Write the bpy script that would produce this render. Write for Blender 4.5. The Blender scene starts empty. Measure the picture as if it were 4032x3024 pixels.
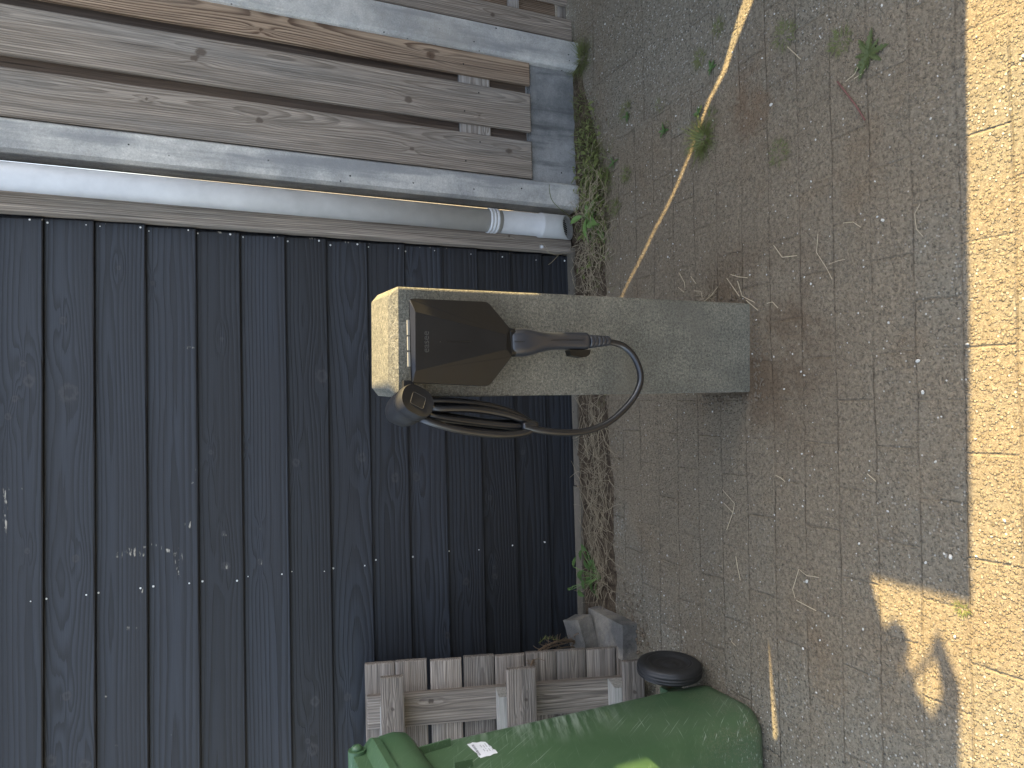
import bpy, bmesh, math, random
import numpy as np
from mathutils import Vector, Matrix, noise as mnoise
from mathutils.geometry import tessellate_polygon
R = math.radians
scene = bpy.context.scene
COL = scene.collection

# ------------------------------------------------------------------ camera, sky, sun, exposure
PITCH, YAW, ROLL, HCAM, FPX = R(24.03), R(2.59), R(0.50), 1.45, 2850.0
fwd = Vector((math.sin(YAW)*math.cos(PITCH), math.cos(YAW)*math.cos(PITCH), -math.sin(PITCH)))
_r = Vector((math.cos(YAW), -math.sin(YAW), 0)); _d = -_r.cross(fwd)
rgt = math.cos(ROLL)*_r + math.sin(ROLL)*_d
dwn = -math.sin(ROLL)*_r + math.cos(ROLL)*_d
CAM = Vector((0, 0, HCAM))
cd = bpy.data.cameras.new('camera'); cam = bpy.data.objects.new('camera', cd); COL.objects.link(cam)
cd.sensor_width = 36; cd.lens = FPX/4032*36; cd.clip_end = 500; cd.clip_start = 0.05
m = Matrix((dwn, rgt, -fwd)).transposed().to_4x4(); m.translation = CAM   # the phone was held sideways
cam.matrix_world = m
scene.camera = cam

SUN_AZ, SUN_EL = R(1.0), R(35)          # azimuth from +x towards +y
sdir = Vector((math.cos(SUN_EL)*math.cos(SUN_AZ), math.cos(SUN_EL)*math.sin(SUN_AZ), math.sin(SUN_EL)))
w = bpy.data.worlds.new('World'); scene.world = w; w.use_nodes = True
wn = w.node_tree; sky = wn.nodes.new('ShaderNodeTexSky'); sky.sky_type = 'NISHITA'; sky.sun_disc = False
sky.sun_elevation = SUN_EL; sky.sun_rotation = math.pi/2 - SUN_AZ
sky.air_density = 1.0; sky.dust_density = 2.0; sky.ozone_density = 1.0
bg = wn.nodes['Background']; hs = wn.nodes.new('ShaderNodeHueSaturation'); hs.inputs['Saturation'].default_value = 0.66      # thin high haze: a paler sky
wn.links.new(sky.outputs[0], hs.inputs['Color']); wn.links.new(hs.outputs[0], bg.inputs[0]); bg.inputs[1].default_value = 0.13
sl = bpy.data.lights.new('sun', 'SUN'); sun = bpy.data.objects.new('sun', sl); COL.objects.link(sun)
sl.energy = 4.4; sl.angle = R(0.35); sl.color = (1.0, 0.765, 0.37)
sun.rotation_euler = sdir.to_track_quat('Z', 'Y').to_euler(); sun.location = (3, 0, 4)
vs = scene.view_settings; vs.view_transform = 'Standard'; vs.look = 'None'; vs.gamma = 1; vs.exposure = 2.52

# ------------------------------------------------------------------ layout helpers: photo point -> place in the scene
def _ray(px, py): return fwd + rgt*((3024-py-1512)/FPX) + dwn*((px-2016)/FPX)
def gd(px, py, z=0.0): v = _ray(px, py); return CAM + v*((z-HCAM)/v.z)
def aty(px, py, y): v = _ray(px, py); return CAM + v*(y/v.y)
def atx(px, py, x): v = _ray(px, py); return CAM + v*(x/v.x)
def atp(px, py, o, n): v = _ray(px, py); return CAM + v*((o-CAM).dot(n)/v.dot(n))

# ------------------------------------------------------------------ object helpers
def tag(o, label=None, cat=None, group=None, kind=None):
    if label: o['label'] = label
    if cat: o['category'] = cat
    if group: o['group'] = group
    if kind: o['kind'] = kind
    return o
def empty(name, loc, label, cat, group=None, rz=0):
    o = bpy.data.objects.new(name, None); COL.objects.link(o); o.location = loc; o.rotation_euler = (0, 0, rz)
    o.empty_display_size = 0.1
    bpy.context.view_layer.update()
    return tag(o, label, cat, group)
def link(name, bm, mat, parent=None, smooth=False, local=True, autos=None):
    """link bm as one mesh. local=False: coordinates are world ones, made relative to the parent"""
    me = bpy.data.meshes.new(name)
    bmesh.ops.recalc_face_normals(bm, faces=bm.faces[:]) if autos != 'keep' else None
    bm.to_mesh(me); bm.free()
    o = bpy.data.objects.new(name, me); COL.objects.link(o)
    if mat: me.materials.append(mat)
    if smooth: me.polygons.foreach_set('use_smooth', [True]*len(me.polygons))
    if parent:
        o.parent = parent
        if not local: me.transform(world(parent).inverted())
    return o
def world(o):
    mt = o.matrix_basis.copy()
    while o.parent: o = o.parent; mt = o.matrix_basis @ mt
    return mt
def bevel(bm, w, seg=2, ang=30):
    es = [e for e in bm.edges if len(e.link_faces) == 2 and e.calc_face_angle(0) > R(ang)]
    bmesh.ops.bevel(bm, geom=es, offset=w, segments=seg, affect='EDGES', profile=0.6, clamp_overlap=True)
def box(bm, x0, x1, y0, y1, z0, z1):
    v = [bm.verts.new(p) for p in ((x0,y0,z0),(x1,y0,z0),(x1,y1,z0),(x0,y1,z0),(x0,y0,z1),(x1,y0,z1),(x1,y1,z1),(x0,y1,z1))]
    for f in ((0,3,2,1),(4,5,6,7),(0,1,5,4),(1,2,6,5),(2,3,7,6),(3,0,4,7)): bm.faces.new([v[i] for i in f])
    return v
def mkbox(name, mat, dims, parent=None, bev=0.003, local=True):
    bm = bmesh.new(); box(bm, *dims)
    if bev: bevel(bm, bev)
    return link(name, bm, mat, parent, local=local)
def spline(pts, n=8):
    pts = [Vector(p) for p in pts]; P = [2*pts[0]-pts[1]] + pts + [2*pts[-1]-pts[-2]]; out = []
    for i in range(1, len(P)-2):
        for k in range(n):
            t = k/n; a, b, c, d = P[i-1:i+3]
            out.append(0.5*((2*b) + (c-a)*t + (2*a-5*b+4*c-d)*t*t + (3*b-a-3*c+d)*t**3))
    return out + [pts[-1]]
def tube(bm, pts, rad, seg=10, caps=True):
    n = len(pts); rings = []; up = Vector((0.13, 0.2, 1)).normalized()
    prev = None
    for i, p in enumerate(pts):
        t = (pts[min(i+1, n-1)] - pts[max(i-1, 0)]).normalized()
        if prev is None: a = t.orthogonal().normalized()
        else: a = (prev - t*prev.dot(t)).normalized()
        prev = a; b = t.cross(a); r = rad[i] if isinstance(rad, (list, tuple)) else rad
        rings.append([bm.verts.new(p + (a*math.cos(2*math.pi*k/seg) + b*math.sin(2*math.pi*k/seg))*r) for k in range(seg)])
    for A, B in zip(rings, rings[1:]):
        for k in range(seg): bm.faces.new((A[k], A[(k+1) % seg], B[(k+1) % seg], B[k]))
    if caps: bm.faces.new(rings[0][::-1]); bm.faces.new(rings[-1])
    return rings
def loft(bm, secs, capA=True, capB=True):
    rings = [[bm.verts.new(p) for p in s] for s in secs]; n = len(rings[0])
    for A, B in zip(rings, rings[1:]):
        for k in range(n): bm.faces.new((A[k], A[(k+1) % n], B[(k+1) % n], B[k]))
    if capA: bm.faces.new(rings[0][::-1])
    if capB: bm.faces.new(rings[-1])
    return rings
def rrect(hx, hy, r, n=5):
    out = []
    for cx, cy, a0 in ((hx-r, hy-r, 0), (-hx+r, hy-r, 90), (-hx+r, -hy+r, 180), (hx-r, -hy+r, 270)):
        for k in range(n+1): a = R(a0 + 90*k/n); out.append((cx+r*math.cos(a), cy+r*math.sin(a)))
    return out
def polyplate(bm, outer, holes, f, thick):
    """plate from a 2-D outline with holes; f(a, b, depth) gives the 3-D point"""
    loops = [outer] + holes; flat = [p for l in loops for p in l]
    tris = tessellate_polygon([[Vector((a, b, 0)) for a, b in l] for l in loops])
    A = [bm.verts.new(f(a, b, 0)) for a, b in flat]; B = [bm.verts.new(f(a, b, thick)) for a, b in flat]
    for t in tris:
        try: bm.faces.new([A[i] for i in t]); bm.faces.new([B[i] for i in reversed(t)])
        except ValueError: pass
    k = 0
    for l in loops:
        n = len(l)
        for i in range(n): bm.faces.new((A[k+i], A[k+(i+1) % n], B[k+(i+1) % n], B[k+i]))
        k += n

# ------------------------------------------------------------------ node helpers
class NT:
    def __init__(s, name):
        s.mat = bpy.data.materials.new(name); s.mat.use_nodes = True; s.t = s.mat.node_tree; s.b = s.t.nodes['Principled BSDF']
    def n(s, typ, **kw):
        nd = s.t.nodes.new('ShaderNode'+typ)
        for k, v in kw.items():
            if k.startswith('_'): setattr(nd, k[1:], v)
            else:
                key = int(k[1:]) if k[0] == 'i' and k[1:].isdigit() else k.replace('_', ' ')
                s.put(nd.inputs[key], v)
        return nd
    def put(s, inp, v):
        if isinstance(v, bpy.types.NodeSocket): s.t.links.new(v, inp)
        elif isinstance(v, (tuple, list)) and len(v) == 3 and inp.type == 'RGBA': inp.default_value = (*v, 1)
        else: inp.default_value = v
    def m(s, op, a, b=None, c=None, clamp=False):
        nd = s.n('Math', _operation=op, _use_clamp=clamp); s.put(nd.inputs[0], a)
        if b is not None: s.put(nd.inputs[1], b)
        if c is not None: s.put(nd.inputs[2], c)
        return nd.outputs[0]
    def vm(s, op, a, b=None, k=0):
        nd = s.n('VectorMath', _operation=op); s.put(nd.inputs[0], a)
        if b is not None: s.put(nd.inputs[3 if op == 'SCALE' else 1], b)
        return nd.outputs[k]
    def obj(s): return s.n('TexCoord').outputs['Object']
    def sc(s, v, x, y, z): return s.vm('MULTIPLY', v, (x, y, z))
    def noise(s, v, scale, detail=4, rough=0.55, dist=0.0):
        return s.n('TexNoise', Vector=v, Scale=scale, Detail=detail, Roughness=rough, Distortion=dist).outputs['Fac']
    def mix(s, f, a, b, mode='MIX'):
        nd = s.n('Mix', _data_type='RGBA', _blend_type=mode); s.put(nd.inputs[0], f); s.put(nd.inputs[6], a); s.put(nd.inputs[7], b)
        return nd.outputs[2]
    def ss(s, v, lo, hi):
        nd = s.n('MapRange', _interpolation_type='SMOOTHSTEP'); s.put(nd.inputs[0], v)
        nd.inputs[1].default_value = lo; nd.inputs[2].default_value = hi; return nd.outputs[0]
    def lr(s, v, lo, hi, a=0.0, b=1.0):
        nd = s.n('MapRange'); s.put(nd.inputs[0], v); nd.inputs[1].default_value = lo; nd.inputs[2].default_value = hi
        nd.inputs[3].default_value = a; nd.inputs[4].default_value = b; return nd.outputs[0]
    def attr(s, name): return s.n('Attribute', _attribute_name=name).outputs['Fac']
    def rnd(s): return s.n('ObjectInfo').outputs['Random']
    def bump(s, h, strength, dist):
        s.put(s.b.inputs['Normal'], s.n('Bump', Strength=strength, Distance=dist, Height=h).outputs[0])
    def out(s, col, rough=0.8, spec=0.5):
        s.put(s.b.inputs['Base Color'], col); s.put(s.b.inputs['Roughness'], rough); s.b.inputs['Specular IOR Level'].default_value = spec
        return s.mat

def wood_mat(name, light, dark, alt, knot, ring_c=0.8, chip=None, rough=0.8, bump=0.5, fine_c=0.35, spec=0.4, tint=0.25):
    s = NT(name); rnd = s.rnd(); o = s.obj()
    off = s.n('CombineXYZ', X=s.m('MULTIPLY', rnd, 37.0), Y=s.m('MULTIPLY', rnd, 11.0), Z=s.m('MULTIPLY', rnd, 23.0)).outputs[0]
    p = s.vm('ADD', o, off)
    fine = s.noise(s.sc(p, 6, 420, 420), 1.0, 5, 0.6)
    mid = s.noise(s.sc(p, 2.5, 60, 60), 1.0, 4, 0.6)
    blo = s.noise(s.sc(p, 1.2, 9, 9), 1.0, 3, 0.5)
    st2 = s.noise(s.sc(p, 3.0, 170, 170), 1.0, 4, 0.65); crk = s.ss(s.noise(s.sc(p, 1.8, 105, 105), 1.0, 3, 0.6), 0.64, 0.72)
    ph = s.m('ADD', s.attr('ph'), s.m('MULTIPLY', s.m('SUBTRACT', mid, 0.5), 0.9))
    fr = s.m('FRACT', ph)
    ring = s.m('MULTIPLY', s.ss(fr, 0.25, 0.85), s.m('SUBTRACT', 1.0, s.ss(fr, 0.90, 1.0)))
    wide = s.m('MULTIPLY_ADD', s.m('SINE', s.m('MULTIPLY', ph, 1.3)), 0.25, 0.5)
    c = s.mix(s.m('MULTIPLY', ring, ring_c), light, dark)
    c = s.mix(s.m('MULTIPLY', s.ss(blo, 0.42, 0.68), 0.7), c, alt)
    c = s.mix(s.m('MULTIPLY', wide, 0.35), c, dark)
    g = s.m('MULTIPLY_ADD', s.m('SUBTRACT', fine, 0.5), fine_c*2, 1.0)
    g = s.m('MULTIPLY', g, s.m('MULTIPLY_ADD', s.m('SUBTRACT', mid, 0.5), 0.5, 1.0))
    g = s.m('MULTIPLY', g, s.m('MULTIPLY_ADD', s.m('SUBTRACT', st2, 0.5), fine_c*2.2, 1.0)); g = s.m('MULTIPLY', g, s.m('MULTIPLY_ADD', crk, -min(0.6, fine_c), 1.0))
    g = s.m('MULTIPLY', g, s.m('MULTIPLY_ADD', rnd, tint, 1.0-tint/2))
    c = s.vm('SCALE', c, g)
    kn = s.attr('kn')
    kn = s.m('ADD', kn, s.m('MULTIPLY', s.m('SUBTRACT', s.noise(s.sc(p, 60, 90, 90), 1.0, 3, 0.6), 0.5), 0.45)); kring = s.m('MULTIPLY_ADD', s.m('SINE', s.m('MULTIPLY', kn, 16.0)), 0.5, 0.5)
    c = s.mix(s.m('MULTIPLY', s.ss(kn, 0.42, 0.70), 0.85), c, s.mix(s.m('MULTIPLY', kring, 0.7), knot, dark))
    c = s.mix(s.m('MULTIPLY', s.ss(kn, 0.90, 0.97), 0.7), c, (0.005, 0.005, 0.005))
    h = s.m('ADD', s.m('MULTIPLY', ring, -0.6), s.m('MULTIPLY', fine, 0.8))
    if chip:
        cn = s.noise(s.sc(p, 30, 120, 120), 1.0, 3, 0.6)
        msk = s.m('MULTIPLY', s.ss(s.attr('ch'), 0.35, 0.7), s.m('MULTIPLY', s.ss(cn, 0.54, 0.68), 0.75))
        edge = s.m('MULTIPLY', s.ss(s.attr('eg'), 0.55, 1.0), s.ss(s.noise(s.sc(p, 25, 90, 90), 1.0, 3, 0.6), 0.62, 0.70))
        msk = s.m('MAXIMUM', msk, s.m('MULTIPLY', edge, 0.8))
        c = s.mix(msk, c, chip)
    s.bump(h, bump, 0.0015)
    return s.out(c, s.m('MULTIPLY_ADD', fine, 0.25, rough-0.12), spec)

MAT = {}
MAT['black_wood'] = wood_mat('black_stained_wood', (0.0145, 0.0178, 0.0240), (0.0025, 0.0031, 0.0046), (0.0090, 0.0098, 0.0122), (0.026, 0.025, 0.026),
                             ring_c=0.95, chip=(0.42, 0.38, 0.31), rough=0.52, bump=0.55, fine_c=0.34, spec=0.45, tint=1.0)
MAT['grey_wood'] = wood_mat('weathered_grey_wood', (0.335, 0.285, 0.23), (0.095, 0.072, 0.053), (0.24, 0.222, 0.195), (0.10, 0.075, 0.056), ring_c=0.55, rough=0.85, bump=0.9, fine_c=0.85)
MAT['brown_wood'] = wood_mat('weathered_brown_wood', (0.36, 0.265, 0.18), (0.075, 0.042, 0.025), (0.28, 0.215, 0.155), (0.10, 0.06, 0.035), ring_c=0.9, rough=0.8, bump=0.9, fine_c=0.6)
MAT['back_wood'] = wood_mat('shaded_back_wood', (0.17, 0.125, 0.09), (0.05, 0.032, 0.022), (0.12, 0.10, 0.085), (0.06, 0.04, 0.025), ring_c=0.8, rough=0.85, bump=0.8, fine_c=0.6)  # brown back boards, colour darkened for the shade in the panel gaps
MAT['pale_wood'] = wood_mat('pale_batten_wood', (0.45, 0.42, 0.37), (0.20, 0.165, 0.135), (0.40, 0.38, 0.35), (0.2, 0.15, 0.11), ring_c=0.8, rough=0.85, bump=0.6, fine_c=0.5)
MAT['pallet_wood'] = wood_mat('pallet_wood', (0.25, 0.215, 0.175), (0.080, 0.062, 0.048), (0.185, 0.168, 0.15), (0.05, 0.038, 0.03), ring_c=0.55, rough=0.85, bump=1.0, fine_c=0.95, tint=0.6)
MAT['raw_edge'] = wood_mat('pallet_saw_cut_wood', (0.36, 0.35, 0.31), (0.2, 0.18, 0.15), (0.30, 0.295, 0.27), (0.2, 0.16, 0.13), ring_c=0.3, rough=0.9, bump=0.7, fine_c=0.5)

def concrete(name, a, b, sc=1.0, stain=None, speck=0.3, bump=0.5, bd=0.0015, streak=None, pit=True):
    s = NT(name); o = s.obj(); p = s.vm('ADD', o, s.n('CombineXYZ', X=s.m('MULTIPLY', s.rnd(), 19.0), Y=0.0, Z=0.0).outputs[0])
    big = s.noise(p, 4*sc, 5, 0.6); fine = s.noise(p, 330*sc, 4, 0.7); mid = s.noise(p, 45*sc, 5, 0.65)
    c = s.mix(s.ss(big, 0.35, 0.65), a, b)
    c = s.vm('SCALE', c, s.m('MULTIPLY_ADD', s.m('SUBTRACT', fine, 0.5), speck*2.4, 1.0)); g2 = s.noise(p, 150*sc, 3, 0.75); c = s.vm('SCALE', c, s.m('MULTIPLY_ADD', s.m('SUBTRACT', g2, 0.5), speck*2.6, 1.0))
    c = s.vm('SCALE', c, s.m('MULTIPLY_ADD', s.m('SUBTRACT', mid, 0.5), 0.55, 1.0))
    if streak:
        st = s.noise(s.sc(p, 14, 14, 1.3), 1.0, 5, 0.6); c = s.mix(s.m('MULTIPLY', s.ss(st, 0.48, 0.66), 0.75), c, streak)
    if stain: c = s.mix(s.m('MULTIPLY', s.ss(s.noise(p, 2.2*sc, 6, 0.7), 0.5, 0.68), 0.6), c, stain)
    if pit:
        v = s.n('TexVoronoi', Vector=p, Scale=42.0*sc); 
        pm = s.m('MULTIPLY', s.m('SUBTRACT', 1.0, s.ss(v.outputs['Distance'], 0.10, 0.17)), s.ss(s.n('SeparateColor', Color=v.outputs['Color']).outputs[0], 0.86, 0.90))
        c = s.mix(pm, c, (0.03, 0.03, 0.03))
    s.bump(s.m('ADD', s.m('ADD', fine, g2), s.m('MULTIPLY', mid, 0.8)), bump, bd)
    return s.out(c, 0.9, 0.25)
MAT['bollard'] = concrete('rough_bollard_concrete', (0.185, 0.170, 0.130), (0.115, 0.110, 0.086), speck=0.95, bump=0.9, bd=0.0022, stain=(0.15, 0.135, 0.105), pit=False)
MAT['post'] = concrete('pale_post_concrete', (0.52, 0.505, 0.46), (0.33, 0.33, 0.315), speck=0.30, bump=0.6, stain=(0.30, 0.285, 0.25), streak=(0.22, 0.225, 0.225))
MAT['base'] = concrete('stained_base_concrete', (0.29, 0.29, 0.28), (0.14, 0.145, 0.145), speck=0.25, bump=0.5, streak=(0.055, 0.06, 0.062))
MAT['kerb'] = concrete('kerb_concrete', (0.17, 0.145, 0.11), (0.11, 0.095, 0.072), speck=0.2, bump=0.6)
MAT['stone'] = concrete('concrete_block', (0.30, 0.27, 0.22), (0.13, 0.125, 0.115), sc=1.6, speck=0.35, bump=0.9, bd=0.003, stain=(0.32, 0.31, 0.29))

def plastic(name, col, rough, scr=None, spec=0.5, bump=0.15, scale=1.0):
    s = NT(name); o = s.obj(); f = s.noise(o, 300*scale, 3, 0.6); b = s.noise(o, 12*scale, 4, 0.6)
    c = s.vm('SCALE', s.mix(0.0, col, col), s.m('MULTIPLY_ADD', s.m('SUBTRACT', b, 0.5), 0.5, 1.0))
    if scr:
        d = s.ss(s.noise(o, 60*scale, 6, 0.75), 0.60, 0.78); c = s.mix(s.m('MULTIPLY', d, 0.30), c, scr)
    s.bump(f, bump, 0.0004)
    return s.out(c, s.m('MULTIPLY_ADD', b, 0.25, rough-0.1), spec)
MAT['charger'] = plastic('charger_plastic', (0.007, 0.007, 0.0065), 0.42, (0.10, 0.10, 0.09), spec=0.4)
MAT['charger_side'] = plastic('charger_satin_plastic', (0.0085, 0.0080, 0.0075), 0.36, spec=0.42)
MAT['gloss'] = plastic('charger_mark_plastic', (0.004, 0.004, 0.004), 0.3)
MAT['emboss'] = plastic('embossed_plastic', (0.045, 0.043, 0.038), 0.45)
MAT['plug'] = plastic('plug_plastic', (0.024, 0.026, 0.031), 0.30, spec=0.7)
MAT['cable'] = plastic('cable_rubber', (0.008, 0.008, 0.009), 0.30, bump=0.03, spec=0.75)
MAT['rubber'] = plastic('dusty_rubber', (0.013, 0.0125, 0.012), 0.6, (0.05, 0.048, 0.042), spec=0.3)
MAT['tyre'] = plastic('dusty_tyre_rubber', (0.016, 0.016, 0.016), 0.5, (0.26, 0.24, 0.19))
MAT['tab'] = plastic('pale_plastic', (0.24, 0.23, 0.20), 0.5)
MAT['pipe'] = plastic('grey_pvc', (0.47, 0.47, 0.455), 0.40, (0.40, 0.395, 0.37), bump=0.1)
MAT['dark_in'] = plastic('pipe_shade_and_nail_black', (0.01, 0.01, 0.01), 0.9)  # black for the shade in the pipe foot, also for dark nails
MAT['white_nail'] = plastic('zinc_nail', (0.66, 0.66, 0.64), 0.4)
MAT['rust'] = plastic('rusty_steel', (0.16, 0.07, 0.03), 0.8)
MAT['paper'] = plastic('sticker_paper', (0.72, 0.74, 0.76), 0.5)
MAT['ink'] = plastic('sticker_ink', (0.12, 0.13, 0.15), 0.6)

def bin_mat():
    s = NT('green_bin_plastic'); o = s.obj(); b = s.noise(o, 3, 4, 0.6)
    c = s.mix(s.ss(b, 0.35, 0.65), (0.045, 0.094, 0.042), (0.068, 0.122, 0.060))
    rot = s.n('VectorRotate', Vector=o, Angle=0.9); rot.rotation_type = 'X_AXIS'
    scn = s.noise(s.sc(rot.outputs[0], 60, 4, 330), 1.0, 3, 0.6); rot2 = s.n('VectorRotate', Vector=o, Angle=0.35); rot2.rotation_type = 'X_AXIS'
    scn2 = s.noise(s.sc(rot2.outputs[0], 60, 5, 260), 1.0, 3, 0.6)
    msk = s.ss(s.noise(o, 3.2, 3, 0.5), 0.48, 0.62)
    sc = s.m('MULTIPLY', s.ss(scn, 0.60, 0.72), s.m('MULTIPLY_ADD', msk, 0.75, 0.10))
    sc2 = s.m('MULTIPLY', s.ss(scn2, 0.63, 0.72), s.m('MULTIPLY_ADD', msk, 0.6, 0.15))
    c = s.mix(s.m('MAXIMUM', sc, sc2), c, (0.42, 0.50, 0.42))
    scuff = s.m('MULTIPLY', s.m('SUBTRACT', 1.0, s.ss(s.vm('DISTANCE', s.sc(o, 1, 1.6, 1), (0.24, 0.18, 0.58), 1), 0.04, 0.34)), s.ss(s.noise(s.sc(rot2.outputs[0], 30, 5, 60), 1.0, 5, 0.7), 0.40, 0.68)); c = s.mix(s.m('MULTIPLY', scuff, 0.8), c, (0.34, 0.41, 0.33))
    dz = s.m('SUBTRACT', 1.0, s.ss(s.n('SeparateXYZ', Vector=o).outputs[2], 0.02, 0.40))
    d = s.m('MULTIPLY', s.ss(s.noise(o, 260, 3, 0.7), 0.50, 0.64), s.m('MULTIPLY', dz, s.ss(s.noise(o, 9, 4, 0.6), 0.4, 0.6)))
    c = s.mix(s.m('MULTIPLY', d, 0.7), c, (0.20, 0.18, 0.13))
    s.bump(s.noise(o, 400, 3, 0.6), 0.15, 0.0004)
    return s.out(c, 0.42, 0.5)
MAT['bin'] = bin_mat()

def leaf_mat(name, a, b, scale=20):
    s = NT(name); c = s.mix(s.noise(s.obj(), scale, 3, 0.5), a, b)
    s.b.inputs['Subsurface Weight'].default_value = 0.0
    return s.out(c, 0.55, 0.4)
MAT['grass'] = leaf_mat('grass_blade', (0.075, 0.105, 0.022), (0.15, 0.15, 0.045), 60)
MAT['dry'] = leaf_mat('dry_grass_blade', (0.46, 0.38, 0.25), (0.17, 0.13, 0.085), 60)
MAT['straw'] = leaf_mat('dry_straw', (0.55, 0.46, 0.30), (0.38, 0.30, 0.19), 60)
MAT['leaf'] = leaf_mat('light_green_leaf', (0.085, 0.155, 0.032), (0.13, 0.21, 0.055), 40)
MAT['leaf2'] = leaf_mat('deep_green_leaf', (0.040, 0.080, 0.018), (0.070, 0.120, 0.030), 50)
MAT['leaf3'] = leaf_mat('dark_rosette_leaf', (0.042, 0.058, 0.014), (0.075, 0.092, 0.026), 50)
MAT['twig'] = leaf_mat('dead_stem', (0.17, 0.12, 0.075), (0.10, 0.065, 0.04), 80)
MAT['red_twig'] = leaf_mat('red_stem', (0.11, 0.035, 0.03), (0.17, 0.07, 0.05), 80)
MAT['crumb'] = leaf_mat('soil_crumb', (0.17, 0.13, 0.085), (0.11, 0.085, 0.058), 90)
MAT['peb'] = leaf_mat('pebble', (0.48, 0.45, 0.38), (0.62, 0.60, 0.54), 30)

# ------------------------------------------------------------------ ground
def ground_mat(soil=False):
    s = NT('soil' if soil else 'dusty_concrete_pavers'); o = s.obj()
    xyz = s.n('SeparateXYZ', Vector=o); X, Y = xyz.outputs[0], xyz.outputs[1]
    fine = s.noise(o, 520, 3, 0.7); grit = s.m('ADD', s.m('MULTIPLY', s.noise(o, 210, 4, 0.75), 0.55), s.m('MULTIPLY', s.noise(o, 95, 3, 0.7), 0.45)); mid = s.noise(o, 34, 4, 0.6); big = s.noise(o, 1.9, 5, 0.62); bg2 = s.noise(s.sc(o, 1.0, 1.0, 1.0), 4.6, 4, 0.6)
    warp = s.vm('SCALE', s.vm('SUBTRACT', s.n('TexNoise', Vector=o, Scale=7.0, Detail=3.0).outputs['Color'], (0.5, 0.5, 0.5)), 0.012)
    pr = s.n('VectorRotate', Vector=s.vm('ADD', o, warp), Angle=R(1.6)); pr.rotation_type = 'Z_AXIS'
    pv = s.vm('ADD', pr.outputs[0], (3.02, 3.0-0.018, 0.0))
    br = s.n('TexBrick', Vector=pv, Scale=1.0, Mortar_Size=0.0045, Mortar_Smooth=1.0, Bias=0.0, Brick_Width=0.214, Row_Height=0.107,
             Color1=(0.38, 0.38, 0.38), Color2=(0.62, 0.62, 0.62), Mortar=(0.5, 0.5, 0.5))
    br2 = s.n('TexBrick', Vector=s.vm('ADD', pr.outputs[0], (0.012-1.01+3.3, 0.025+0.85, 0.0)), Scale=1.0, Mortar_Size=0.005, Mortar_Smooth=0.5, Bias=0.0, Brick_Width=0.5, Row_Height=0.33,
             Color1=(0.45, 0.45, 0.45), Color2=(0.6, 0.6, 0.6), Mortar=(0.5, 0.5, 0.5))
    slab = s.m('MULTIPLY', s.m('GREATER_THAN', X, 1.005), s.m('GREATER_THAN', Y, 1.80))
    tile = s.mix(slab, br.outputs['Color'], br2.outputs['Color'])
    mort = s.m('ADD', s.m('MULTIPLY', br.outputs['Fac'], s.m('SUBTRACT', 1.0, slab)), s.m('MULTIPLY', br2.outputs['Fac'], slab))
    tv = s.n('SeparateColor', Color=tile).outputs[0]
    # dust cover: much of the paving lies under brown sand, the slabs and a few patches are clean grey
    cov = s.m('ADD', s.m('MULTIPLY', big, 1.0), s.m('MULTIPLY', bg2, 0.55))
    cov = s.m('ADD', cov, s.m('MULTIPLY', s.m('SUBTRACT', 0.5, tv), 0.28))
    d0 = s.vm('DISTANCE', o, (0.15, 1.75, 0.0), 1); cov = s.m('ADD', cov, s.m('MULTIPLY', s.m('SUBTRACT', 1.0, s.ss(d0, 0.1, 0.95)), 0.30))
    cov = s.m('SUBTRACT', cov, s.m('MULTIPLY', s.ss(X, 0.75, 1.25), 0.16)); cov = s.m('SUBTRACT', cov, s.m('MULTIPLY', s.m('SUBTRACT', 1.0, s.ss(X, -0.95, -0.45)), 0.22))
    cov = s.ss(cov, 0.50, 0.90)
    conc = s.mix(tv, (0.158, 0.138, 0.102), (0.252, 0.224, 0.168))
    conc = s.vm('SCALE', conc, s.m('MULTIPLY_ADD', s.m('SUBTRACT', grit, 0.5), 2.4, 1.0))
    vo = s.n('TexVoronoi', Vector=o, Scale=125.0, Randomness=1.0); vc = s.n('SeparateColor', Color=vo.outputs['Color'])
    stone = s.m('SUBTRACT', 1.0, s.ss(vo.outputs['Distance'], 0.28, 0.46))
    white = s.m('MULTIPLY', stone, s.ss(vc.outputs[0], 0.76, 0.88)); dark = s.m('MULTIPLY', stone, s.ss(vc.outputs[1], 0.84, 0.90))
    conc = s.mix(s.m('MULTIPLY', white, 0.9), conc, (0.50, 0.475, 0.40)); conc = s.mix(s.m('MULTIPLY', dark, 0.75), conc, (0.06, 0.058, 0.052))
    dust = s.mix(s.ss(s.noise(o, 2.6, 5, 0.65), 0.52, 0.70), (0.210, 0.168, 0.114), (0.198, 0.148, 0.094))
    dust = s.vm('SCALE', dust, s.m('MULTIPLY_ADD', s.m('SUBTRACT', grit, 0.5), 3.2, 1.0))
    dust = s.vm('SCALE', dust, s.m('MULTIPLY_ADD', s.m('SUBTRACT', fine, 0.5), 0.9, 1.0))
    c = s.mix(s.m('MULTIPLY', cov, 0.9), conc, dust)
    vo2 = s.n('TexVoronoi', Vector=o, Scale=62.0, Randomness=1.0)
    w2 = s.m('MULTIPLY', s.m('SUBTRACT', 1.0, s.ss(vo2.outputs['Distance'], 0.10, 0.17)), s.ss(s.n('SeparateColor', Color=vo2.outputs['Color']).outputs[0], 0.74, 0.80))
    c = s.mix(s.m('MULTIPLY', w2, 0.85), c, (0.55, 0.52, 0.45))
    # joints: brown soil in them, partly swept over
    jv = s.m('MULTIPLY', mort, s.m('MULTIPLY_ADD', s.ss(bg2, 0.40, 0.62), -0.55, 0.9))
    c = s.mix(s.m('MULTIPLY', jv, 0.34), c, (0.10, 0.075, 0.052))
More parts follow.
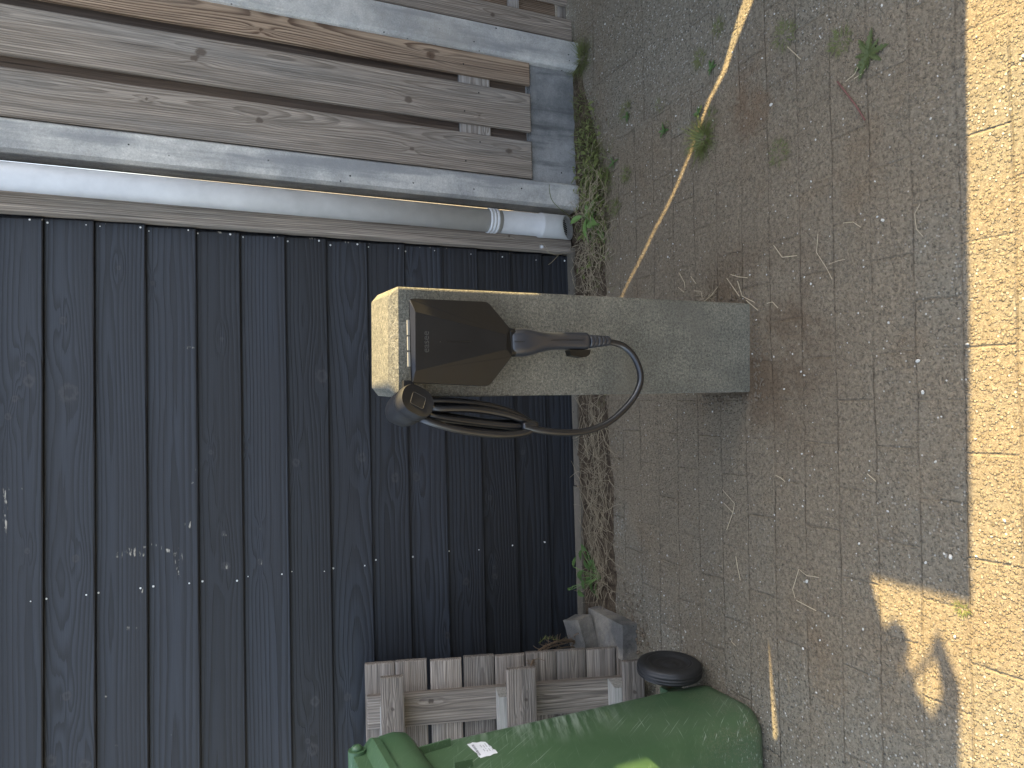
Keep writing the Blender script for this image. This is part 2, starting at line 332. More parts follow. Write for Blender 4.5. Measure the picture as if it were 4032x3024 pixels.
    # rusty soil washed out around the bollard foot, and a rusty patch by the right-hand weeds
    d1 = s.vm('DISTANCE', o, (0.17, 1.56, 0.0), 1); r1 = s.m('MULTIPLY', s.m('SUBTRACT', 1.0, s.ss(d1, 0.10, 0.40)), s.ss(s.noise(o, 5, 5, 0.7), 0.33, 0.6))
    c = s.mix(s.m('MULTIPLY', r1, 0.75), c, (0.115, 0.076, 0.045))
    d2 = s.vm('DISTANCE', s.sc(o, 1, 1.0, 1), (0.86, 1.55, 0.0), 1); r2 = s.m('MULTIPLY', s.m('SUBTRACT', 1.0, s.ss(d2, 0.02, 0.22)), s.ss(s.noise(o, 8, 5, 0.7), 0.42, 0.62))
    c = s.mix(s.m('MULTIPLY', r2, 0.4), c, (0.16, 0.085, 0.04))
    if soil:
        c = s.mix(s.ss(mid, 0.4, 0.65), (0.070, 0.050, 0.033), (0.14, 0.108, 0.072)); c = s.vm('SCALE', c, s.m('MULTIPLY_ADD', s.m('SUBTRACT', grit, 0.5), 2.2, 1.0))
    h = s.m('ADD', s.m('MULTIPLY', grit, 1.1), s.m('MULTIPLY', fine, 0.5))
    h = s.m('ADD', h, s.m('MULTIPLY', stone, s.m('MULTIPLY_ADD', cov, -0.4, 1.1)))
    h = s.m('ADD', h, s.m('MULTIPLY', mid, 0.9))
    h = s.m('SUBTRACT', h, s.m('MULTIPLY', jv, 1.0))
    s.bump(h, 1.0, 0.0055)
    return s.out(c, 0.93, 0.15)
MAT['ground'] = ground_mat(); MAT['soil'] = ground_mat(True)

bm = bmesh.new()
def gh(x, y):
    return 0.004*(mnoise.noise(Vector((x*2.3, y*2.3, 0)))) + 0.0022*mnoise.noise(Vector((x*9, y*9, 3)))
nx, ny = 150, 130
xs = np.linspace(-2.2, 2.6, nx); ys = np.linspace(0.3, 3.0, ny)
def edge0(x, y):
    t = min(1, max(0, min(x+2.2, 2.6-x, y-0.3, 3.0-y)/0.2)); return t
V = [[bm.verts.new((x, y, gh(x, y)*edge0(x, y))) for x in xs] for y in ys]
for j in range(ny-1):
    for i in range(nx-1): bm.faces.new((V[j][i], V[j][i+1], V[j+1][i+1], V[j+1][i]))
X0, X1, Y0, Y1, BG = -2.2, 2.6, 0.3, 3.0, 200.0
o8 = [bm.verts.new(p) for p in ((-BG,-BG,0),(BG,-BG,0),(BG,BG,0),(-BG,BG,0))]
def seq(lst): return lst
bot = [V[0][i] for i in range(nx)]; top = [V[-1][i] for i in range(nx)]; lef = [V[j][0] for j in range(ny)]; rig = [V[j][-1] for j in range(ny)]
bm.faces.new([o8[0], o8[1]] + bot[::-1]); bm.faces.new([o8[1], o8[2]] + rig[::-1]); bm.faces.new([o8[2], o8[3]] + top); bm.faces.new([o8[3], o8[0]] + lef)
bmesh.ops.reverse_faces(bm, faces=[f for f in bm.faces if f.normal.z < 0] if not bm.normal_update() else [])
link('paving', bm, MAT['ground'], smooth=True, autos='keep')['kind'] = 'structure'

# soil strip in front of the boards
bm = bmesh.new(); nx, ny = 260, 36
sx = np.linspace(-1.35, 1.40, nx)
def soil_front(x): 
    f = 2.345 + 0.03*mnoise.noise(Vector((x*5, 1.3, 0))) + 0.012*mnoise.noise(Vector((x*22, 4.3, 0)))
    if x > 0.9: f += (x-0.9)*0.30
    return f
rows = []
for j in range(ny):
    row = []
    for x in sx:
        y0 = soil_front(x); yb = 2.60
        t = j/(ny-1); y = y0 + (yb-y0)*t
        z = 0.002 + (0.011 if x < 0.62 else 0.005)*min(1, t*4)*(0.6+0.9*mnoise.noise(Vector((x*13, y*13, 0)))) + 0.004*mnoise.noise(Vector((x*60, y*60, 0)))*min(1, t*5) - (0.004 if j == 0 else 0)
        row.append(bm.verts.new((x, y, z)))
    rows.append(row)
for j in range(ny-1):
    for i in range(nx-1): bm.faces.new((rows[j][i], rows[j][i+1], rows[j+1][i+1], rows[j+1][i]))
link('soil_strip', bm, MAT['soil'], smooth=True)['kind'] = 'structure'
# thin concrete edging under the boards
bm = bmesh.new(); x = -1.9; rk = random.Random(3)
for L in (0.62, 0.55, 0.43, 0.52, 0.50):
    dz = rk.uniform(-0.003, 0.003); v = box(bm, x+0.002, min(0.672, x+L-0.002), 2.572+rk.uniform(-0.003, 0.003), 2.66, -0.08, 0.018+dz); x += L
bevel(bm, 0.004)
link('kerb', bm, MAT['kerb'])['kind'] = 'structure'

# ------------------------------------------------------------------ wood boards with growth rings
def board(name, mat, L, W, T, parent=None, seed=0, knots=(), chips=(), rings=9.0, heart=None, du=0.012, dv=0.006, arc=0.2, wedge=0.0, bev=True):
    """board: local x along the grain 0..L, local z across 0..W, front face at y=0, back at y=T. wedge: how much the top edge leans back"""
    rr = random.Random(seed); nu = max(4, int(L/du)); nv = max(3, int(W/dv))
    hc = heart if heart is not None else rr.uniform(-0.1, 1.1)*W
    ph0, ph1, ph2 = rr.uniform(0, 50), rr.uniform(0, 50), rr.uniform(2.0, 4.0)
    bm = bmesh.new(); lay = {k: bm.verts.layers.float.new(k) for k in ('ph', 'kn', 'ch', 'eg')}
    r0 = 0.004
    us = [0, r0] + [r0 + (L-2*r0)*i/nu for i in range(1, nu)] + [L-r0, L]; vs_ = [0, r0] + [r0 + (W-2*r0)*i/nv for i in range(1, nv)] + [W-r0, W]
    def fields(u, v):
        h = arc*W*(0.35 + 0.9*abs(mnoise.noise(Vector((u*ph2*0.35+ph0, 0.3, 0)))*2)) 
        wv = 0.010*mnoise.noise(Vector((u*1.7+ph1, v*3, 0)))
        q = math.sqrt((v-hc+wv)**2 + h*h)/W*rings
        kn = 0.0
        for ku, kv, kr in knots:
            a = (u-ku)/(kr*5.0); b = (v-kv)/(kr*1.9); e = math.exp(-(a*a+b*b))
            q += e*2.0*(1 if v > kv else -1)*min(1, abs(v-kv)/(kr*0.8)) 
            d = math.sqrt(((u-ku)/1.15)**2 + (v-kv)**2)/kr; kn = max(kn, 1-d*0.5)
        ch = 0.0
        for cu, cv, ca, cb, an in chips:
            c, s_ = math.cos(an), math.sin(an); a = ((u-cu)*c+(v-cv)*s_)/ca; b = (-(u-cu)*s_+(v-cv)*c)/cb; ch = max(ch, 1-0.5*(a*a+b*b))
        return q, max(0, kn), ch, (1.0 if u > L-0.012 else 0.0)*0.9
    G = []
    for j, v in enumerate(vs_):
        row = []
        for i, u in enumerate(us):
            y = wedge*(v/W)
            if j in (0, len(vs_)-1) or i in (0, len(us)-1): y += 0.0022
            vt = bm.verts.new((u, y, v)); f = fields(u, v)
            for k, val in zip(('ph', 'kn', 'ch', 'eg'), f): vt[lay[k]] = val
            row.append(vt)
        G.append(row)
    for j in range(len(vs_)-1):
        for i in range(len(us)-1): bm.faces.new((G[j][i], G[j][i+1], G[j+1][i+1], G[j+1][i]))
    # sides and back
    rim = G[0][:] + [r[-1] for r in G[1:]] + G[-1][-2::-1] + [r[0] for r in G[-2:0:-1]]
    bk = []
    for vt in rim:
        nv_ = bm.verts.new((vt.co.x, T + (wedge if wedge else 0)*(vt.co.z/W), vt.co.z))
        for k in lay: nv_[lay[k]] = vt[lay[k]] + (0.9 if k == 'ph' else 0)
        nv_[lay['ch']] = 0; nv_[lay['eg']] = vt[lay['eg']]; bk.append(nv_)
    n = len(rim)
    for i in range(n): bm.faces.new((rim[(i+1) % n], rim[i], bk[i], bk[(i+1) % n]))
    bm.faces.new(bk)
    o = link(name, bm, mat, parent); return o
def place(o, loc, ex, ez):
    """local x -> ex, local z -> ez (unit vectors), y = ez x ex"""
    ex = Vector(ex).normalized(); ez = Vector(ez).normalized(); ey = ez.cross(ex)
    mt = Matrix((ex, ey, ez)).transposed().to_4x4(); mt.translation = Vector(loc)
    if o.parent: mt = world(o.parent).inverted() @ mt
    o.matrix_local = mt; return o

# ------------------------------------------------------------------ black weatherboard wall
YF = 2.63
wall = empty('weatherboard_wall', (0, YF, 0), 'wall of overlapping dark blue-black stained horizontal boards behind the bollard', 'board wall')
zs = [2.12, 1.972, 1.862, 1.723, 1.577, 1.426, 1.2875, 1.139, 0.996, 0.849, 0.708, 0.562, 0.416, 0.2735, 0.1335, 0.0]
zs = [2.13] + [z for z in (1.9915, 1.8615, 1.7235, 1.577, 1.426, 1.2875, 1.139, 0.996, 0.849, 0.708, 0.562, 0.416, 0.2735, 0.1335, 0.002)]
XL, XR = -1.75, 0.648
kn_px = [(115,1500,.020),(90,1430,.012),(270,1545,.032),(250,1262,.013),(262,2740,.016),(300,2200,.014),(200,3000,.02),(335,3010,.02),(60,1570,.012),(30,1640,.012),
         (880,2100,.010),(890,2228,.016),(1025,2085,.008),(1025,2212,.012),(1265,1480,.025),(1240,2760,.018),(1232,2952,.022),(1165,1820,.016),(1425,1800,.018),(1448,1408,.012),
         (1370,2745,.015),(1555,1880,.018),(1640,1880,.018),(1835,2290,.016),(1950,2270,.014),(1760,2500,.014),(1930,1960,.012),(1500,2880,.012),(2060,1780,.012),(830,1780,.01),(1620,1100,.01)]
ch_px = [(510,2170,.05,.010,.25),(545,2185,.04,.006,.2),(640,2160,.05,.006,-.5),(762,2068,.03,.005,-.25),(768,2060,.028,.004,-.2),(765,2690,.03,.005,.1),(505,2475,.03,.004,.15),(660,2455,.03,.0035,.1),
         (490,2925,.028,.004,.1),(690,2885,.025,.003,.1),(705,2220,.012,.05,.0),(20,2000,.006,.10,.0),(40,1930,.05,.004,.0),(720,1125,.04,.003,.0),(500,1125,.03,.002,0),(745,1368,.02,.003,0),
         (772,1855,.006,.02,0),(735,1895,.025,.004,-.3),(738,2070,.02,.004,-.3),(890,2228,.010,.010,0),(1025,2212,.009,.009,0),(560,2300,.003,.05,0),(395,2755,.02,.006,.2),(180,1255,.003,.02,0),
         (1555,1882,.010,.006,0),(1565,1890,.008,.006,0.4),(1445,1420,.004,.01,0),(885,2100,.007,.007,0),(1030,2088,.005,.006,0),(1432,2050,.003,.03,0),(315,2340,.004,.006,0)]
for k in range(len(zs)-1):
    zb, zt = zs[k+1], zs[k]; W = zt-zb+0.018; yfr = YF-0.010
    xr = XR + random.Random(k*7+1).uniform(-0.004, 0.004); L = xr-XL
    def tolocal(px, py): p = aty(px, py, YF-0.004); return p.x-XL, p.z-zb
    kk = [(*tolocal(a, b), r) for a, b, r in kn_px if -0.012 < tolocal(a, b)[1] < (zt-zb)+0.004]
    rr = random.Random(100+k); kk += [(rr.uniform(0.1, L-0.1), rr.uniform(0.02, W-0.02), rr.uniform(0.006, 0.011)) for _ in range(1)]
    # in ch_px the first size runs across the board when the mark is a cross-grain tear
    cc = [(*tolocal(a, b), cb, ca, an) for a, b, ca, cb, an in ch_px if -0.01 < tolocal(a, b)[1] < (zt-zb)+0.01]
    bd = board('board', MAT['black_wood'], L, W, 0.014, wall, seed=k*13+5, knots=kk, chips=cc, rings=rr.choice([10, 12, 14]), arc=rr.choice([0.10, 0.16, 0.24]), heart=W*rr.uniform(0.2, 0.8), wedge=0.019)
    place(bd, (XL, yfr-0.004, zb), (1, 0, 0), (0, 0, 1))
    nails = []
    k5 = lambda l, s_, ox, oy: [(ox+a/s_, oy+b/s_) for a, b in l]
    npx = k5([(180,540),(268,530),(503,502),(571,495),(817,463),(890,457),(1099,435),(1176,428),(1376,420),(1441,400),(1636,382),(1696,371),(1882,366),(1937,352),(2116,333),(2185,303)], 1.4747, 0, 2000) \
        + k5([(453,129),(806,88),(989,64),(1161,45),(650,98),(1165,47)], 1.3825, 1300, 2100) \
        + k5([(262,810),(411,829),(753,857),(869,861),(1225,879),(1296,902),(1640,903),(1723,923),(2005,938),(2118,955)], 2.212, 0, 500) \
        + k5([(1193,1036),(1254,1049),(1388,1050),(1440,1066),(1555,1065),(1606,1074),(1733,1084),(1768,1093),(1890,1093),(2048,1108),(2185,1120)], 1.106, 0, 0) \
        + k5([(115,1527),(313,1546),(483,1550)], 1.508, 1900, 0)
    for i, (a, b) in enumerate(npx):
        p = aty(a, b, YF-0.004)
        if zb <= p.z < zt:
            bm = bmesh.new(); rad = random.Random(i).choice([0.0026, 0.0032, 0.0036, 0.002])
            bmesh.ops.create_cone(bm, cap_ends=True, segments=12, radius1=rad, radius2=rad*0.7, depth=0.0012, matrix=Matrix.Rotation(R(90), 4, 'X'))
            o = link('nail', bm, MAT['white_nail'], bd); yy = 0.019*((p.z-zb)/W); o.location = (p.x-XL, yy-0.0006, p.z-zb)
mkbox('backing', MAT['black_wood'], (-1.9, 0.822, 2.664, 2.70, -0.1, 2.3), wall, bev=0, local=False)
# grey corner strip at the end of the boards
p0, p1 = 0.655, 0.752
st = board('corner_strip', MAT['grey_wood'], 2.2, p1-p0, 0.05, None, seed=77, rings=16, heart=-0.02, arc=0.2, knots=[(0.66, 0.03, 0.007), (1.44, 0.02, 0.01), (0.28, 0.05, 0.006)])
tag(st, 'weathered grey upright trim board between the black boards and the downpipe', 'trim board')
place(st, (p1, YF-0.045, 0.012), (0, 0, 1), (-1, 0, 0))

# ------------------------------------------------------------------ fence on the right
def post(px, yfront, wd, label):
    bm = bmesh.new(); f = yfront; c = 0.018
    prof = [(px, f+0.10), (px, f+c*0.9), (px+c*0.55, f), (px+wd-c*0.55, f), (px+wd, f+c*0.9), (px+wd, f+0.10)]
    loft(bm, [[(x, y, z) for x, y in prof] for z in [-0.2] + [0.02+0.1*i for i in range(23)]])
    bevel(bm, 0.003, 2, 25)
    o = link('concrete_post', bm, MAT['post']); tag(o, label, 'post', 'concrete fence posts')
    return o
post(0.818, 2.525, 0.1045, 'pale concrete fence post right beside the grey downpipe')
post(1.388, 2.500, 0.115, 'pale concrete fence post between the two wooden panels, farther from the downpipe')
pan = empty('fence_panel', (1.15, 2.56, 0.2), 'double sided wooden fence panel of wide upright boards between two concrete posts', 'fence panel', 'wooden fence panels')
YB = 2.530
for (a, b, mt, sd, kn) in ((0.924, 1.072, 'grey_wood', 11, [(1.02, .06, .012), (.49, .09, .008), (.10, .05, .013), (1.36,.04,.006)]), (1.112, 1.264, 'grey_wood', 12, [(.50, .10, .014), (1.20, .05, .016), (.22, .12, .004),(1.22,.075,.011)]), (1.300, 1.446, 'brown_wood', 15, [(.41, .10, .017), (.98, .05, .014),(1.01,.12,.008)])):
    bd = board('front_board', MAT[mt], 2.0, b-a, 0.018, pan, seed=sd, rings=20 if mt == 'brown_wood' else 21, knots=kn, heart=(b-a)*(0.45 if mt == 'brown_wood' else 0.2), arc=0.22)
    place(bd, (b, YB, 0.207), (0, 0, 1), (-1, 0, 0))
    for zz in (0.42, 0.48):
        bm = bmesh.new(); bmesh.ops.create_cone(bm, cap_ends=True, segments=10, radius1=0.003, radius2=0.002, depth=0.001, matrix=Matrix.Rotation(R(90), 4, 'X'))
        o = link('nail', bm, MAT['dark_in'], bd); o.location = (zz-0.2, -0.0005, 0.03 if zz < 0.45 else 0.11)
for a, b, sd in ((0.918, 1.15, 21), (1.17, 1.33, 22), (1.345, 1.45, 23)):
    bd = board('back_board', MAT['back_wood'], 2.0, b-a, 0.018, pan, seed=sd, rings=6, heart=0.02); place(bd, (b, 2.572, 0.207), (0, 0, 1), (-1, 0, 0))
bt = board('batten', MAT['pale_wood'], 0.50, 0.125, 0.020, pan, seed=31, rings=6, heart=0.07, knots=[(0.2, 0.02, 0.008)]); place(bt, (0.918, 2.5495, 0.372), (1, 0, 0), (0, 0, 1))
# panel beyond the second post
pan2 = empty('fence_panel', (1.8, 2.56, 0), 'dark wooden fence panel running out of the top edge beyond the second post', 'fence panel', 'wooden fence panels')
for a, b, sd, y, z0, mt in ((1.512, 1.600, 41, 2.525, 0.012, 'grey_wood'), (1.66, 1.80, 42, 2.525, 0.03, 'grey_wood'), (1.60, 1.72, 43, 2.575, 0.06, 'brown_wood'), (1.84, 1.98, 44, 2.525, 0.03, 'grey_wood')):
    bd = board('board', MAT[mt], 2.2, b-a, 0.018, pan2, seed=sd, rings=17, knots=[(.35, .05, .01), (.62, .04, .009)]); place(bd, (b, y, z0), (0, 0, 1), (-1, 0, 0))
bt = board('batten', MAT['pale_wood'], 0.5, 0.045, 0.02, pan2, seed=46, rings=5); place(bt, (1.50, 2.551, 0.235), (1, 0, 0), (0, 0, 1))
bt = board('rail', MAT['grey_wood'], 0.5, 0.03, 0.02, pan2, seed=47, rings=5); place(bt, (1.50, 2.556, 0.02), (1, 0, 0), (0, 0, 1))
bp = mkbox('concrete_base_panel', MAT['base'], (0.912, 1.40, 2.545, 2.59, -0.1, 0.200), bev=0.006)
tag(bp, 'stained grey concrete gravel board under the wooden panel, between the posts', 'base panel')

# ------------------------------------------------------------------ downpipe
pc = Vector((0.742, 2.535, 0)); PR = 0.043
dp = empty('downpipe', pc, 'pale grey plastic downpipe on the corner strip, with an open grated foot', 'drainpipe')
bm = bmesh.new(); tube(bm, [Vector((0.003, 0, 2.4)), Vector((0, 0, 0.35))], PR, 40); link('pipe', bm, MAT['pipe'], dp, smooth=False)
dp.children[0].data.polygons.foreach_set('use_smooth', [len(p.vertices) == 4 for p in dp.children[0].data.polygons])
def turned(name, prof, parent, mat, seg=40):
    bm = bmesh.new(); loft(bm, [[(r*math.cos(2*math.pi*k/seg), r*math.sin(2*math.pi*k/seg), z) for k in range(seg)] for r, z in prof], False, False)
    return link(name, bm, mat, parent, smooth=True)
zc = aty(1957, 860, 2.49).z
col = []
for i in range(3):
    z0 = zc + 0.016 - i*0.0135; col += [(PR+0.0008, z0+0.006), (PR+0.004, z0+0.004), (PR+0.0048, z0), (PR+0.004, z0-0.004), (PR+0.0008, z0-0.006)]
turned('collar', col, dp, MAT['pipe'])
zs1 = aty(2145, 870, 2.49).z; zs2 = aty(2205, 880, 2.49).z
# shoe: sleeve + foot cut at a slant so that its mouth faces the yard
seg = 48; bm = bmesh.new()
ro, ri = PR+0.0045, PR-0.001
def mouth(a, r, dz=0.0):  # slanted cut: low at the front, high... mouth plane through front-bottom
    x, y = r*math.cos(a), r*math.sin(a); t = (y+ro)/(2*ro)   # 0 front, 1 back
    return (x, y, 0)
zt_m = aty(2214, 880, 2.49).z   # top of the mouth on the front side
def ring(r, zf): return [(r*math.cos(2*math.pi*k/seg), r*math.sin(2*math.pi*k/seg), zf(r*math.sin(2*math.pi*k/seg))) for k in range(seg)]
cut = lambda y: 0.004 + (zt_m-0.004)*max(0, min(1, (ro-y)/(2*ro)))    # front high, back low -> opening looks to the front and down
r1 = ring(ro-0.0036, lambda y: zc-0.03); r2 = ring(ro-0.0036, lambda y: zs1+0.006); r3 = ring(ro+0.001, lambda y: zs1+0.001); r4 = ring(ro+0.001, lambda y: zs1-0.004); r5 = ring(ro, lambda y: zs2+0.002)
rm = ring(ro, lambda y: cut(y)); rm2 = ring(ro-0.003, lambda y: cut(y)-0.0015); ri_ = ring(ri-0.002, lambda y: cut(y)+0.006); rin = ring(ri-0.002, lambda y: zs2+0.04)
loft(bm, [r1, r2, r3, r4, r5, rm, rm2, ri_, rin], False, False)
shoe = link('foot', bm, MAT['pipe'], dp, smooth=True)
bm = bmesh.new(); ax = (Vector((0, ro, 0.004)) - Vector((0, -ro, zt_m))).normalized()
mc = Vector((0, 0, (zt_m+0.004)/2+0.006))
for i in range(-4, 5):
    xx = i*0.0085; hl = math.sqrt(max(0, (ri-0.003)**2 - xx*xx))
    a = mc + Vector((xx, -hl, 0)) + Vector((0, 0, hl*(zt_m-0.004)/(2*ro))); b = mc + Vector((xx, hl, 0)) - Vector((0, 0, hl*(zt_m-0.004)/(2*ro)))
    tube(bm, [a, b], 0.0011, 6)
link('grate', bm, MAT['pipe'], shoe)
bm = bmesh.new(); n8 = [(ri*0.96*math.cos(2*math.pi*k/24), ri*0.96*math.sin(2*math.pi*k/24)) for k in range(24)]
loft(bm, [[(x, y, 0.012 + cut(y)*1.0 + 0.012) for x, y in n8], [(x, y, zs2+0.05) for x, y in n8]]); link('pipe_shade_plug', bm, MAT['dark_in'], shoe)  # black plug stands in for the shade inside the pipe

# ------------------------------------------------------------------ concrete bollard
BL = gd(2953, 1544); BRt = gd(2953, 1194); bang = math.atan2(BRt.y-BL.y, BRt.x-BL.x); bw = (BRt-BL).length; bc = (BL+BRt)/2
zf = aty(1567, 1260, bc.y).z; H = zf; c = 0.019; hw = bw/2; dep = 0.20
bol = bpy.data.objects.new
bm = bmesh.new()
def sec(hx, y0, y1, z, r=0.006):
    pts = rrect(hx, (y1-y0)/2, r, 3); return [(x, y+(y0+y1)/2, z) for x, y in pts]
nz = 40; secs = [sec(hw, 0, dep, -0.15)] + [sec(hw, 0, dep, H*i/nz) for i in range(nz+1)]
secs += [sec(hw-c*0.5, c*0.5, dep-c*0.5, H+c*0.5), sec(hw-c, c, dep-c, H+c)]
loft(bm, secs)
rb = random.Random(4)
for v in bm.verts:
    if v.co.z < H-0.01: pass
    nval = mnoise.noise(v.co*14); v.co.x += 0.0005*nval; v.co.y += 0.0006*mnoise.noise(v.co*17)
BOL = link('concrete_bollard', bm, MAT['bollard']); BOL.location = (bc.x, bc.y, 0); BOL.rotation_euler = (0, 0, bang)
tag(BOL, 'squat square rough concrete bollard with chamfered top standing on the paving', 'bollard')

# ------------------------------------------------------------------ wall charger
k = lambda l, s_, ox, oy: [(ox+a/s_, oy+b/s_) for a, b in l]
yface = bc.y
CH = empty('charging_box', (bc.x, bc.y, 0.9), 'black faceted car charging box mounted on the front of the concrete bollard', 'charger', rz=bang)
YR, YC = yface-0.058, yface-0.092       # rim and centre facet
outl = k([(358,212),(880,238),(1040,420),(1050,600),(900,800),(370,775)], 1.7015, 1400, 1050)
cen = k([(362,302),(1012,455),(1012,555),(368,698)], 1.7015, 1400, 1050)
O = [aty(a, b, YR) for a, b in outl]; Cc = [aty(a, b, YC) for a, b in cen]
def rounded(P, r, n=4):
    out = []; N = len(P)
    for i in range(N):
        a, b, c_ = P[i-1], P[i], P[(i+1) % N]; u = (a-b).normalized(); v = (c_-b).normalized()
        for t in range(n+1):
            s_ = t/n; out.append((b+u*r)*(1-s_)**2 + b*2*s_*(1-s_) + (b+v*r)*s_**2)
    return out
zt = max(O[0].z, O[5].z)-0.0005; O[0].z = O[5].z = zt; Cc[0].z = Cc[3].z = zt-0.002
OR = rounded(O, 0.010)
bm = bmesh.new()
def off(P, sh, y, dz=0.0): cc = sum(P, Vector())/len(P); return [Vector((cc.x+(p.x-cc.x)*sh, y-0.06*(p.x-bc.x), cc.z+(p.z-cc.z)*sh-(dz if p.z > 0.98 else 0))) for p in P]
loft(bm, [off(OR, 0.955, yface-0.001, 0.030), off(OR, 0.985, yface-0.02, 0.024), off(OR, 0.99, yface-0.045, 0.012), off(OR, 0.99, yface-0.0475, 0.011)], True, True)
body = link('back_case', bm, MAT['charger'], CH, local=False)
body.data.polygons.foreach_set('use_smooth', [len(p.vertices) == 4 for p in body.data.polygons])
# front cover: three facets
sk = lambda p, y: Vector((p.x, y-0.06*(p.x-bc.x), p.z))
C4 = [sk(p, YC) for p in Cc]; Or = [sk(p, YR) for p in O]
def onplane(i, a_, b_, c_):
    nn = (b_-a_).cross(c_-a_).normalized(); return atp(*outl[i], a_, nn)
R1, L1 = Or[1].copy(), Or[4].copy()
Or[0], Or[2] = onplane(0, C4[0], C4[1], R1), onplane(2, C4[0], C4[1], R1)
Or[5], Or[3] = onplane(5, C4[3], C4[2], L1), onplane(3, C4[3], C4[2], L1)
def facet(name, P, mat, back=0.004):
    bm = bmesh.new(); a = [bm.verts.new(p) for p in P]; b = [bm.verts.new(p+Vector((0, back, 0))) for p in P]; n = len(P)
    bm.faces.new(a); bm.faces.new(b[::-1])
    for i in range(n): bm.faces.new((a[i], b[i], b[(i+1) % n], a[(i+1) % n]))
    return bm
bm = bmesh.new()
def vv(p): return bm.verts.new(p)
A = [vv(p) for p in C4]; Ov = [vv(p) for p in rounded(Or, 0.010)]   # 5 verts per corner
rim = [vv(Vector((p.x, yface-0.047-0.06*(p.x-bc.x), p.z-(0.011 if p.z > 0.98 else 0)))) for p in rounded(Or, 0.010)]
n = len(Ov)
bm.faces.new(A)                                        # centre
# right facet: corners 0 (TR), 1 (R), 2 (BR) -> indices 0..14 ; bottom: 12..17 ; left: 17..29 ; top
bm.faces.new([A[0]] + Ov[2:13] + [A[1]])
bm.faces.new([A[1]] + Ov[12:18] + [A[2]])
bm.faces.new([A[2]] + Ov[17:28] + [A[3]])
bm.faces.new([A[3]] + Ov[27:] + Ov[:3] + [A[0]])
for i in range(n): bm.faces.new((Ov[i], rim[i], rim[(i+1) % n], Ov[(i+1) % n]))
bm.faces.new(rim)
bmesh.ops.bevel(bm, geom=[e for e in bm.edges if e.calc_face_angle(0) > R(8)], offset=0.0009, segments=2, affect='EDGES', clamp_overlap=True)
link('front_cover', bm, MAT['charger_side'], CH, local=False)
# led line, dot, embossed word
def onC(px, py, lift=0.0006): p = aty(px, py, YC); return sk(p, YC-lift)
bm = bmesh.new(); a, b = onC(1757, 1345.5), onC(1856, 1345.5); tube(bm, [a, b], [0.0002, 0.0007], 6); link('light_strip', bm, MAT['gloss'], CH, local=False)
bm = bmesh.new(); a = onC(1733.5, 1345.5); bmesh.ops.create_icosphere(bm, subdivisions=1, radius=0.0012, matrix=Matrix.Translation(a)); link('sensor_dot', bm, MAT['emboss'], CH, local=False)
def text(name, s_, mat, parent, loc, rot, size, ext=0.0003):
    cu = bpy.data.curves.new(name, 'FONT'); cu.body = s_; cu.size = size; cu.extrude = ext; cu.align_x = 'CENTER'; cu.align_y = 'CENTER'
    tmp = bpy.data.objects.new(name, cu); COL.objects.link(tmp); dg = bpy.context.evaluated_depsgraph_get()
    me = bpy.data.meshes.new_from_object(tmp.evaluated_get(dg)); bpy.data.objects.remove(tmp)
    o = bpy.data.objects.new(name, me); COL.objects.link(o); me.materials.append(mat); o.parent = parent
    mt = Matrix.Translation(loc) @ rot.to_4x4(); o.matrix_local = (world(parent).inverted() @ mt) if parent else mt
    return o
cn = (C4[1]-C4[0]).cross(C4[3]-C4[0]).normalized(); cn = cn if cn.y < 0 else -cn
ex = (C4[0]-C4[3]).normalized(); ez = cn.cross(ex); ez = -ez if ez.z < 0 else ez
rot = Matrix((ex, ez, cn)).transposed()
text('embossed_lettering', 'easee', MAT['emboss'], CH, onC(1678, 1346, 0.0004), rot, 0.021)
# clips on top
for y0, y1 in ((335, 510), (530, 690), (715, 885)):
    a, b = aty(1450+466/3.017, 1150+y0/3.017, YR+0.012), aty(1450+466/3.017, 1150+y1/3.017, YR+0.012)
    mkbox('top_clip', MAT['tab'], (min(a.x, b.x), max(a.x, b.x), YR+0.008, YR+0.014, zt-0.006, zt+0.0030), CH, bev=0.001, local=False)
# socket at the bottom
bm = bmesh.new(); pb = sk((O[2]+O[3])/2, 0); 
loft(bm, [[(pb.x+x, yface-0.050+y, z) for x, y in rrect(0.033, 0.030, 0.014)] for z in (O[2].z-0.003, O[2].z+0.02)]); link('socket', bm, MAT['gloss'], CH, local=False)

# ------------------------------------------------------------------ charging cable with its plug
CB = empty('charging_cable', (bc.x-0.1, bc.y-0.05, 0.8), 'black charging cable plugged in under the box, its coil hanging beside the bollard', 'cable')
yp = yface-0.058
ctr = [(2003,1298,1404),(2025,1294,1405),(2060,1294,1405),(2090,1300,1399),(2120,1308,1388),(2160,1310,1379),(2200,1309,1376),(2260,1309,1376),(2300,1309,1377),(2318,1311,1376)]
bm = bmesh.new(); secs = []
for i, (px, ya, yb) in enumerate(ctr):
    a, b = aty(px, ya, yp), aty(px, yb, yp); hwd = (a-b).length/2; mid = (a+b)/2; dpt = [.027,.029,.029,.027,.025,.022,.021,.021,.021,.019][i]
    yy = yp + [0.004, 0.002, 0.0, 0.0, 0.0, 0.002, 0.004, 0.004, 0.003, 0.003][i]
    secs.append([Vector((mid.x+x, yy+y, mid.z)) for x, y in rrect(hwd, dpt, min(hwd, dpt)*0.75, 6)])
secs = [[(p - sum(secs[0], Vector())/len(secs[0]))*0.9 + sum(secs[0], Vector())/len(secs[0]) + Vector((0, 0, 0.003)) for p in secs[0]]] + secs
loft(bm, secs)
plug = link('plug_handle', bm, MAT['plug'], CB, local=False, smooth=True)
md = plug.modifiers.new('s', 'SUBSURF'); md.levels = 1; md.render_levels = 2
